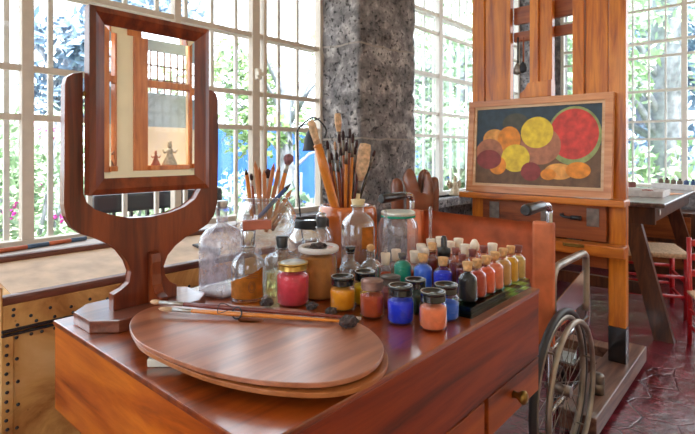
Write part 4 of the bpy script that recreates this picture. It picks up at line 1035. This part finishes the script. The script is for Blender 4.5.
# ------------------------------------------------------------ leather corset on a stool
cp = D(415, 200, 2.86)
st = thing('stool', 'dark wooden stool behind the wheelchair carrying the brown leather corset', 'stool', (cp.x, cp.y, 0))
bm = NB(); lathe(bm, [(.15,.72),(.16,.73),(.16,.75),(.15,.76),(0,.76)], 32); obj('seat', bm, 'desk', st)
for i in range(4):
    q = PI/4+i*PI/2; bm = NB(); tube(bm, [(.12*math.cos(q),.12*math.sin(q),0),(.10*math.cos(q),.10*math.sin(q),.73)], .018, 10); obj('leg', bm, 'desk', st)
ct = thing('leather_corset', 'moulded brown leather corset with rounded lobes in front of the stone pier', 'corset', (cp.x, cp.y, .761))
rt = Vector((.6618,-.7497,0)); fw_ = Vector((.7497,.6618,0))
def slab(prof, depth, th, m, name, bulge=.0, n=5):
    """soft upright leather panel: outline (u,z) in metres seen from the front"""
    bm = NB(); L = smooth_pts([Vector((u,0,z)) for u, z in prof], 5, True)
    cu_ = sum(p.x for p in L)/len(L); cz_ = sum(p.z for p in L)/len(L)
    rings = []
    for k_, (sc_, dp) in enumerate(((.90,-th),(.97,-th*.8),(1,-th*.35),(1,th*.35),(.97,th*.8),(.90,th))):
        rings.append([bm.verts.new(rt*(cu_+(p.x-cu_)*sc_)+fw_*(depth+dp-bulge*math.sin(PI*max(0,min(1,(p.z)/.36))))+Vector((0,0,max(0,cz_+(p.z-cz_)*sc_)))) for p in L])
    for a, b in zip(rings, rings[1:]):
        for i in range(len(L)): bm.faces.new((a[i], a[(i+1)%len(L)], b[(i+1)%len(L)], b[i]))
    bm.faces.new(list(reversed(rings[0]))); bm.faces.new(rings[-1])
    return obj(name, bm, m, ct, smooth=True)
slab([(-.06,0),(-.055,.12),(-.06,.22),(-.075,.28),(-.062,.325),(-.035,.345),(-.012,.325),(.002,.27),(.022,.21),(.036,.215),(.045,.28),(.06,.325),(.078,.32),(.092,.27),(.098,.18),(.088,.08),(.09,0)], -.02, .035, 'corset', 'front_panel', .03)
slab([(.02,.2),(.024,.30),(.05,.335),(.08,.33),(.095,.29),(.10,.2),(.09,.05),(.04,.05)], .03, .014, 'corset', 'inner_panel')
slab([(.082,0),(.086,.2),(.088,.275),(.105,.292),(.132,.288),(.143,.25),(.142,.12),(.13,0)], .03, .02, 'corset', 'side_panel')
slab([(-.13,0),(-.137,.15),(-.138,.24),(-.125,.278),(-.095,.285),(-.072,.26),(-.066,.2),(-.065,0)], .02, .016, 'corset', 'side_panel')

# angel on the sill
q = onY(455, 192, 2.08)
figurine('angel_figurine', 'small grey winged angel figurine on the stone window sill', q.x, q.y, SILL+.001, .165, 'clay_white', wings=True).rotation_euler = (0,0,-.6)

# ------------------------------------------------------------ desk and its things
DZ = .865
dk = thing('desk', 'dark trestle desk at the right, crowded with art supplies', 'desk', (4.5, 1.1, 0))
DO = Vector(dk.location)
def dobj(name, bm, m, p=None, **k):
    for v in bm.verts: v.co -= DO
    return obj(name, bm, m, p or dk, **k)
bm = NB(); box(bm, 3.74, .56, DZ-.032, 5.45, 1.85, DZ, .01); dobj('tabletop', bm, 'desk_top')
bm = NB(); box(bm, 3.80, .62, DZ-.13, 5.38, .65, DZ-.033, .004); box(bm, 3.80, 1.76, DZ-.13, 5.38, 1.79, DZ-.033, .004); box(bm, 3.78, .62, DZ-.15, 3.82, 1.79, DZ-.033, .004); box(bm, 5.34, .65, DZ-.13, 5.38, 1.76, DZ-.033); dobj('apron', bm, 'desk')
def leg(x0, y0, x1, y1, w=.055):
    bm = NB(); P0 = Vector((x0,y0,DZ-.14)); P1 = Vector((x1,y1,0))
    vs = []
    for P_ in (P0, P1): vs.append([bm.verts.new(P_+Vector((sx*.028, sy*w, 0))) for sx, sy in ((-1,-1),(1,-1),(1,1),(-1,1))])
    for i in range(4): bm.faces.new((vs[0][i], vs[0][(i+1)%4], vs[1][(i+1)%4], vs[1][i]))
    bm.faces.new(vs[0]); bm.faces.new(vs[1]); dobj('leg', bm, 'desk')
leg(3.81, .76, 3.67, .55); leg(3.81, 1.62, 3.72, 1.80); leg(5.3, .74, 5.42, .56); leg(5.3, 1.62, 5.42, 1.80)
bm = NB(); box(bm, 3.78, .70, .24, 3.82, 1.72, .32, .004); dobj('stretcher', bm, 'desk')
bm = NB(); lathe(bm, [(.018,0),(.02,.01),(0,.012)], 16)
for v in bm.verts: v.co = Vector((3.90+v.co.x, .619-v.co.z, DZ-.075+v.co.y))
dobj('knob', bm, 'plastic')
# white tray of tubes
p = G(643, 196, DZ)
t = thing('supply_tray', 'pale open box of rumpled paint tubes near the desk corner', 'box', (p.x+.08, p.y+.03, DZ+.001))
bm = NB(); box(bm, -.16,-.17,0,.16,.17,.006); box(bm,-.16,-.17,.006,-.152,.17,.045); box(bm,.152,-.17,.006,.16,.17,.045); box(bm,-.152,-.17,.006,.152,-.162,.045); box(bm,-.152,.162,.006,.152,.17,.045); obj('tray_body', bm, 'inkwhite', t)
for k_ in range(7):
    bm = NB(); lathe(bm, [(0,0),(.005,.001),(.006,.012),(.016,.018),(.017,.07),(.014,.09)], 12)
    for v in bm.verts: v.co = Vector((v.co.z, v.co.x, v.co.y*.7))
    o = obj('paint_tube', bm, ['inkwhite','plastic','maroon_cap','paper'][k_ % 4], None, loc=(t.location.x-.11+.035*(k_ % 4)+.01*k_, t.location.y-.12+.2*(k_//4)+.012*k_, DZ+.02+.008*(k_ % 3)))
    o.rotation_euler = (0, 0, .6*k_)
    tag(o, 'crumpled pale paint tube lying in the open box on the desk', 'paint tube', 'tubes in the desk box')
q = G(638, 191, DZ); bm = NB(); box(bm,-.05,-.035,0,.05,.035,.05,.003); o = obj('small_box', bm, 'maroon_cap', loc=(q.x+.5, q.y+.17, DZ+.001)); o.rotation_euler = (0,0,.85); tag(o, 'small dark red box behind the tube box on the desk', 'box')
p = G(675, 189.5, DZ)
bm = NB(); box(bm,-.06,-.20,0,.06,.20,.045,.002); ib = obj('ink_box', bm, 'inkwhite', loc=(p.x+.06, p.y, DZ+.001)); ib.rotation_euler = (0,0,-.55); tag(ib, 'long pale box carrying a row of dark ink bottles on the desk', 'box')
for k_ in range(6):
    u = -.16+k_*.062; ca, sa = math.cos(-.55), math.sin(-.55)
    bx2, by2 = ib.location.x-sa*u*1.0, ib.location.y+ca*u
    t = thing('ink_bottle', 'small dark ink bottle in the row standing on the long pale box', 'ink bottle', (bx2, by2, DZ+.0465), 'ink bottles on the desk')
    bm = NB(); lathe(bm, [(.02,0),(.021,.004),(.021,.03),(.01,.036),(.01,.04)], 14); obj('bottle_body', bm, 'navy' if k_ < 2 else 'grey_pigment', t)
    bm = NB(); lathe(bm, [(.011,.04),(.012,.05),(0,.052)], 12); obj('cap', bm, 'black' if k_ % 2 == 0 else 'plastic', t)
p = G(674, 193, DZ)
bm = NB(); box(bm,-.10,-.08,0,.10,.08,.004,.001); o = obj('folded_card', bm, 'pencil', loc=(p.x-.14, p.y+.03, DZ+.001)); o.rotation_euler = (0,0,-.3); tag(o, 'flat tan card lying on the desk in front of the ink bottles', 'card')

# low wooden shelf with boxes beyond the desk
t = thing('low_shelf', 'low dark wooden shelf with drawers under the far window', 'shelf', (5.78, .6, 0))
bm = NB(); box(bm,-.17,-1.0,0,.17,1.0,.62,.01); obj('carcass', bm, 'desk', t)
for k_ in range(4):
    bm = NB(); box(bm,-.182,-.95+k_*.49,.36,-.171,-.50+k_*.49,.58,.003); dd_ = obj('drawer', bm, 'easel_dark', t)
    bm = NB(); box(bm,-.182,-.95+k_*.49,.08,-.171,-.50+k_*.49,.32,.003); obj('drawer', bm, 'easel_dark', t)

# red chair with woven seat
def red_chair(x, y, rz, label, cut=False):
    t = thing('red_chair', label, 'chair', (x, y, 0), rz=rz)
    for sx in (-.19,.19):
        for sy in (-.18,.18):
            back = sy > 0
            bm = NB(); tube(bm, [(sx,sy,0),(sx,sy,.44),(sx,sy+(.03 if back else 0),.92 if back else .46)], .019, 10); obj('leg', bm, 'red_paint', t)
    bm = NB()
    for z in (.12,.26):
        tube(bm, [(-.19,-.18,z),(.19,-.18,z)], .011, 8); tube(bm, [(-.19,.18,z),(.19,.18,z)], .011, 8)
    for z in (.16,.3):
        tube(bm, [(-.19,-.18,z),(-.19,.18,z)], .011, 8); tube(bm, [(.19,-.18,z),(.19,.18,z)], .011, 8)
    obj('stretcher', bm, 'red_paint', t)
    bm = NB(); box(bm,-.21,-.20,.435,.21,.20,.465,.012); obj('seat', bm, 'rush', t)
    for z in (.58,.72,.84):
        bm = NB(); box(bm,-.18,.18+(z-.44)*.06,z,.18,.20+(z-.44)*.06,z+.06,.006); obj('back_slat', bm, 'red_paint', t)
    return t
t = thing('red_stool', 'red painted stool with woven pale rush seat pushed under the desk', 'stool', (4.36, .76, 0), rz=.35)
for sx in (-.21,.21):
    for sy in (-.2,.2):
        bm = NB(); tube(bm, [(sx,sy,0),(sx,sy,.47)], .019, 10); obj('leg', bm, 'red_paint', t)
for z in (.12,.26):
    for sg in (-1,1):
        bm = NB(); tube(bm, [(-.21,sg*.2,z),(.21,sg*.2,z)], .012, 8); obj('stretcher', bm, 'red_paint', t)
        bm = NB(); tube(bm, [(sg*.21,-.2,z+.04),(sg*.21,.2,z+.04)], .012, 8); obj('stretcher', bm, 'red_paint', t)
bm = NB(); box(bm,-.235,-.225,.435,.235,.225,.472,.014); obj('seat', bm, 'rush', t)
q = D(724, 300, 2.9)
rc_ = red_chair(q.x, q.y, -1.2, 'small red chair cut off by the right edge of the picture'); rc_.scale = (.72,)*3

# ------------------------------------------------------------ garden outside
bm = NB(); box(bm, -25, 2.35, -.35, 40, 40, -.3); o = obj('garden_ground', bm, 'ground'); o['kind'] = 'structure'
bm = NB(); box(bm, XB+.3, -25, -.35, 40, 2.34, -.3); box(bm, -25, -30, -.35, XB+.3, YC-.6, -.3); box(bm, -25, YC-.6, -.35, XD-.3, 2.34, -.3); o = obj('garden_ground', bm, 'ground'); o['kind'] = 'structure'
bm = NB(); box(bm, 6.2, 10.5, -.3, 13, 10.8, 1.9); box(bm, 13.2, 3.0, -.3, 13.5, 10.8, 1.5); o = obj('wall_garden', bm, 'blue_wall'); o['kind'] = 'structure'
def leaves(bm, c, rad, n, size, mi=0):
    for _ in range(n):
        while True:
            v = Vector((random.uniform(-1,1), random.uniform(-1,1), random.uniform(-1,1)))
            if v.length < 1: break
        p = Vector(c)+Vector((v.x*rad[0], v.y*rad[1], v.z*rad[2]))
        u = Vector((random.gauss(0,1), random.gauss(0,1), random.gauss(0,1))).normalized(); w = u.orthogonal().normalized()
        s = size*random.uniform(.6,1.3)
        f = bm.faces.new([bm.verts.new(p-u*s), bm.verts.new(p+w*s*.45), bm.verts.new(p+u*s), bm.verts.new(p-w*s*.45)]); f.material_index = mi
def tree(name, label, x, y, h, crown, m, trunk_r=.12, n=2600, size=.08, lean=0, cat='tree', clumps=9, low=.35, tz=None):
    t = thing(name, label, cat, (x, y, -.3), 'trees and shrubs in the garden')
    bm = NB(); T = Vector((lean, lean*.3, h*.75))
    tube(bm, smooth_pts([(0,0,0), T*.35+Vector((.05,0,0)), T*.7, T], 5), trunk_r, 10, radii=None)
    for k_ in range(7):
        q = random.uniform(0, 2*PI); s = T*random.uniform(.35,.9)
        e = s+Vector((math.cos(q)*crown[0]*.8, math.sin(q)*crown[1]*.8, random.uniform(.3,crown[2])))
        tube(bm, [s, (s+e)/2+Vector((0,0,.12)), e], .03, 6, radii=[trunk_r*.35, trunk_r*.22, trunk_r*.1])
    obj('trunk', bm, 'bark', t)
    bm = NB()
    for k_ in range(clumps):
        q = random.uniform(0, 2*PI); rr = random.uniform(.2,1)
        c = (lean*.8+math.cos(q)*crown[0]*rr, math.sin(q)*crown[1]*rr, h*random.uniform(low, 1.0))
        leaves(bm, c, (crown[0]*.45, crown[1]*.45, crown[2]*.35), n//clumps, size)
    obj('foliage', bm, m, t)
# px direction helper: position by direction and distance
def at(px, d): a, b = ab(px); return a*d, b*d
def T(px, d, *a, **k): x, y = at(px, d); tree(a[0], a[1], x, y, *a[2:], **k)
def shrub(px, d, w, h, m, label, petals=0, n=2600, size=.05):
    x, y = at(px, d); t = thing('flowering_shrub' if petals else 'shrub', label, 'shrub', (x, y, -.3), 'trees and shrubs in the garden')
    bm = NB()
    for k_ in range(6): q = k_; tube(bm, [(0,0,0),(math.cos(q)*w*.3,math.sin(q)*w*.3,h*.5),(math.cos(q)*w*.5,math.sin(q)*w*.5,h*.9)], .015, 6)
    obj('stem', bm, 'bark', t)
    bm = NB()
    for k_ in range(10): leaves(bm, (random.uniform(-w,w)*.6, random.uniform(-w,w)*.4, h*random.uniform(.15,.85)), (w*.45,w*.4,h*.25), n//10, size)
    obj('foliage', bm, m, t)
    if petals:
        bm = NB()
        for k_ in range(14): leaves(bm, (random.uniform(-w,w)*.8, random.uniform(-w,w)*.5, h*random.uniform(.2,1)), (.09,.09,.09), petals//14, .035)
        obj('blossom', bm, 'petal', t)
shrub(22, 4.3, 1.0, 1.95, 'leaf_l', 'magenta-flowering shrub outside the window, behind the trunk', 420, 4200, .05)
shrub(120, 5.2, .9, 1.6, 'leaf_l', 'magenta-flowering shrub outside, seen through the mirror stand', 200, 2200, .05)
T(45, 7.5, 'garden_tree', 'pale tree outside at the upper left behind the window bars', 4.2, (1.0,1.0,1.2), 'leaf_b', trunk_r=.16, n=1500, size=.12, lean=.5, low=.5)
T(150, 12, 'garden_tree', 'distant tree crown above the mirror, outside', 5.5, (1.3,1.3,1.4), 'leaf_b', n=900, size=.16, low=.75)
T(285, 8.0, 'garden_tree', 'slender tree outside behind the bell and the stone pier', 3.6, (1.0,1.0,1.3), 'leaf', n=1500, size=.10, low=.3)
shrub(232, 6.5, .7, 1.3, 'leaf_l', 'shrub outside between mirror and pencil bowl', 0, 500, .08)
shrub(300, 6.0, .7, 1.4, 'leaf_d', 'shrub outside behind the glass bowl and bell', 0, 900, .08)
T(432, 8.5, 'garden_tree', 'leafy tree outside the middle window nearest the pier', 4.0, (1.1,1.1,1.6), 'leaf_l', n=3000, size=.11, low=.15, clumps=14)
T(462, 10.5, 'garden_tree', 'leafy tree outside the middle window beside the easel', 5.0, (1.5,1.5,1.8), 'leaf', n=3600, size=.13, low=.1, clumps=16)
T(500, 9.5, 'garden_tree', 'tree outside behind the easel', 5.0, (1.3,1.3,1.8), 'leaf_l', n=2200, size=.12, low=.1, clumps=12)
T(570, 12.0, 'garden_tree', 'tree outside seen through the gap in the easel', 5.5, (1.5,1.5,1.8), 'leaf_l', n=2400, size=.13, low=.1, clumps=12)
T(660, 10.0, 'garden_tree', 'leaning blue-grey trunk and bright leaves outside the far window', 6.0, (1.7,1.7,1.8), 'leaf_l', trunk_r=.28, n=2600, size=.12, lean=-1.1, low=.15, clumps=13)
T(640, 14.0, 'garden_tree', 'dense green tree beyond the leaning trunk', 6.0, (2.2,2.2,2.2), 'leaf_b', n=3400, size=.16, low=.05, clumps=16)
T(705, 13.0, 'garden_tree', 'dark bluish tree at the right edge outside the far window', 6.0, (2.0,2.0,2.2), 'leaf_b', n=3200, size=.16, low=.05, clumps=15)
# garden trees behind the camera (seen only in the mirror)
for k_, (x, y) in enumerate(((2.6,-6.0),(4.6,-7.5))):
    tree('garden_tree', ['tree behind the mirrored orange window','second tree behind the mirrored orange window'][k_], x, y, 4.2, (1.4,1.4,1.6), 'leaf_l', n=450, size=.13, low=.1)
# dark iron bench outside, seen through the gap under the mirror
q = onY(165, 208, 2.85)
t = thing('garden_bench', 'dark iron bench outside, seen through the gap under the mirror', 'bench', (q.x, 2.85, -.3))
bm = NB(); box(bm, -.42, 0, 1.15, .42, .05, 1.26, .02); obj('back_rail', bm, 'iron', t)
bm = NB()
for k_ in range(9): box(bm, -.40+k_*.1-.008, .015, .72, -.40+k_*.1+.008, .035, 1.15)
obj('back_bars', bm, 'iron', t)
bm = NB(); box(bm, -.42, -.42, .68, .42, .04, .72, .006); obj('seat', bm, 'iron', t)
for sx in (-.38,.38):
    for sy in (-.38,.02):
        bm = NB(); box(bm, sx-.02, sy-.0, 0, sx+.02, sy+.04, .68); obj('leg', bm, 'iron', t)

# ------------------------------------------------------------ light, sky, camera
w = bpy.data.worlds.new('World'); bpy.context.scene.world = w; w.use_nodes = True
nt_ = w.node_tree; bg = nt_.nodes['Background']; bg.inputs[0].default_value = (.86, .94, 1.0, 1); bg.inputs[1].default_value = 3.0
sun = bpy.data.lights.new('sun', 'SUN'); sun.energy = 6.0; sun.angle = .02; sun.color = (1,.95,.86)
so = bpy.data.objects.new('sun', sun); C.objects.link(so); so.rotation_euler = (Vector((.25,.55,-1)).to_track_quat('-Z','Y')).to_euler()
def portal(loc, size, normal):
    l = bpy.data.lights.new('portal', 'AREA'); l.shape = 'RECTANGLE'; l.size, l.size_y = size; l.cycles.is_portal = True
    o = bpy.data.objects.new('portal', l); C.objects.link(o); o.location = loc; o.rotation_euler = Vector(normal).to_track_quat('-Z','Z' if abs(normal[2]) < .5 else 'Y').to_euler()
portal((.5, 2.38, 1.97), (3.4, 2.3), (0,-1,0)); portal((4.08, 2.38, 1.97), (2.6, 2.3), (0,-1,0))
portal((XB+.3, .37, 1.97), (3.2, 2.3), (-1,0,0)); portal((-1.65, YC-.2, 1.85), (1.15, 1.55), (0,1,0)); portal((4.9, YC-.2, 1.85), (1.7, 1.95), (0,1,0))
portal((XD-.25, .95, 1.8), (1.95, 2.25), (1,0,0))

cam = bpy.data.cameras.new('camera'); co_ = bpy.data.objects.new('camera', cam); C.objects.link(co_)
co_.location = (0, 0, CZ); co_.rotation_euler = (PI/2, 0, math.atan2(AY, AX)-PI/2)
cam.sensor_width = 36; cam.lens = F/695*36; cam.shift_y = -(217-152)/695; cam.clip_start = .02
cam.dof.use_dof = True; cam.dof.focus_distance = 1.3; cam.dof.aperture_fstop = 11
sc = bpy.context.scene; sc.camera = co_
sc.view_settings.view_transform = 'Standard'; sc.view_settings.look = 'None'; sc.view_settings.gamma = 1; sc.view_settings.use_curve_mapping = False
sc.view_settings.exposure = .92
sc.cycles.use_denoising = True
sc.cycles.max_bounces = 10; sc.cycles.diffuse_bounces = 5; sc.cycles.transparent_max_bounces = 32; sc.cycles.sample_clamp_indirect = 6
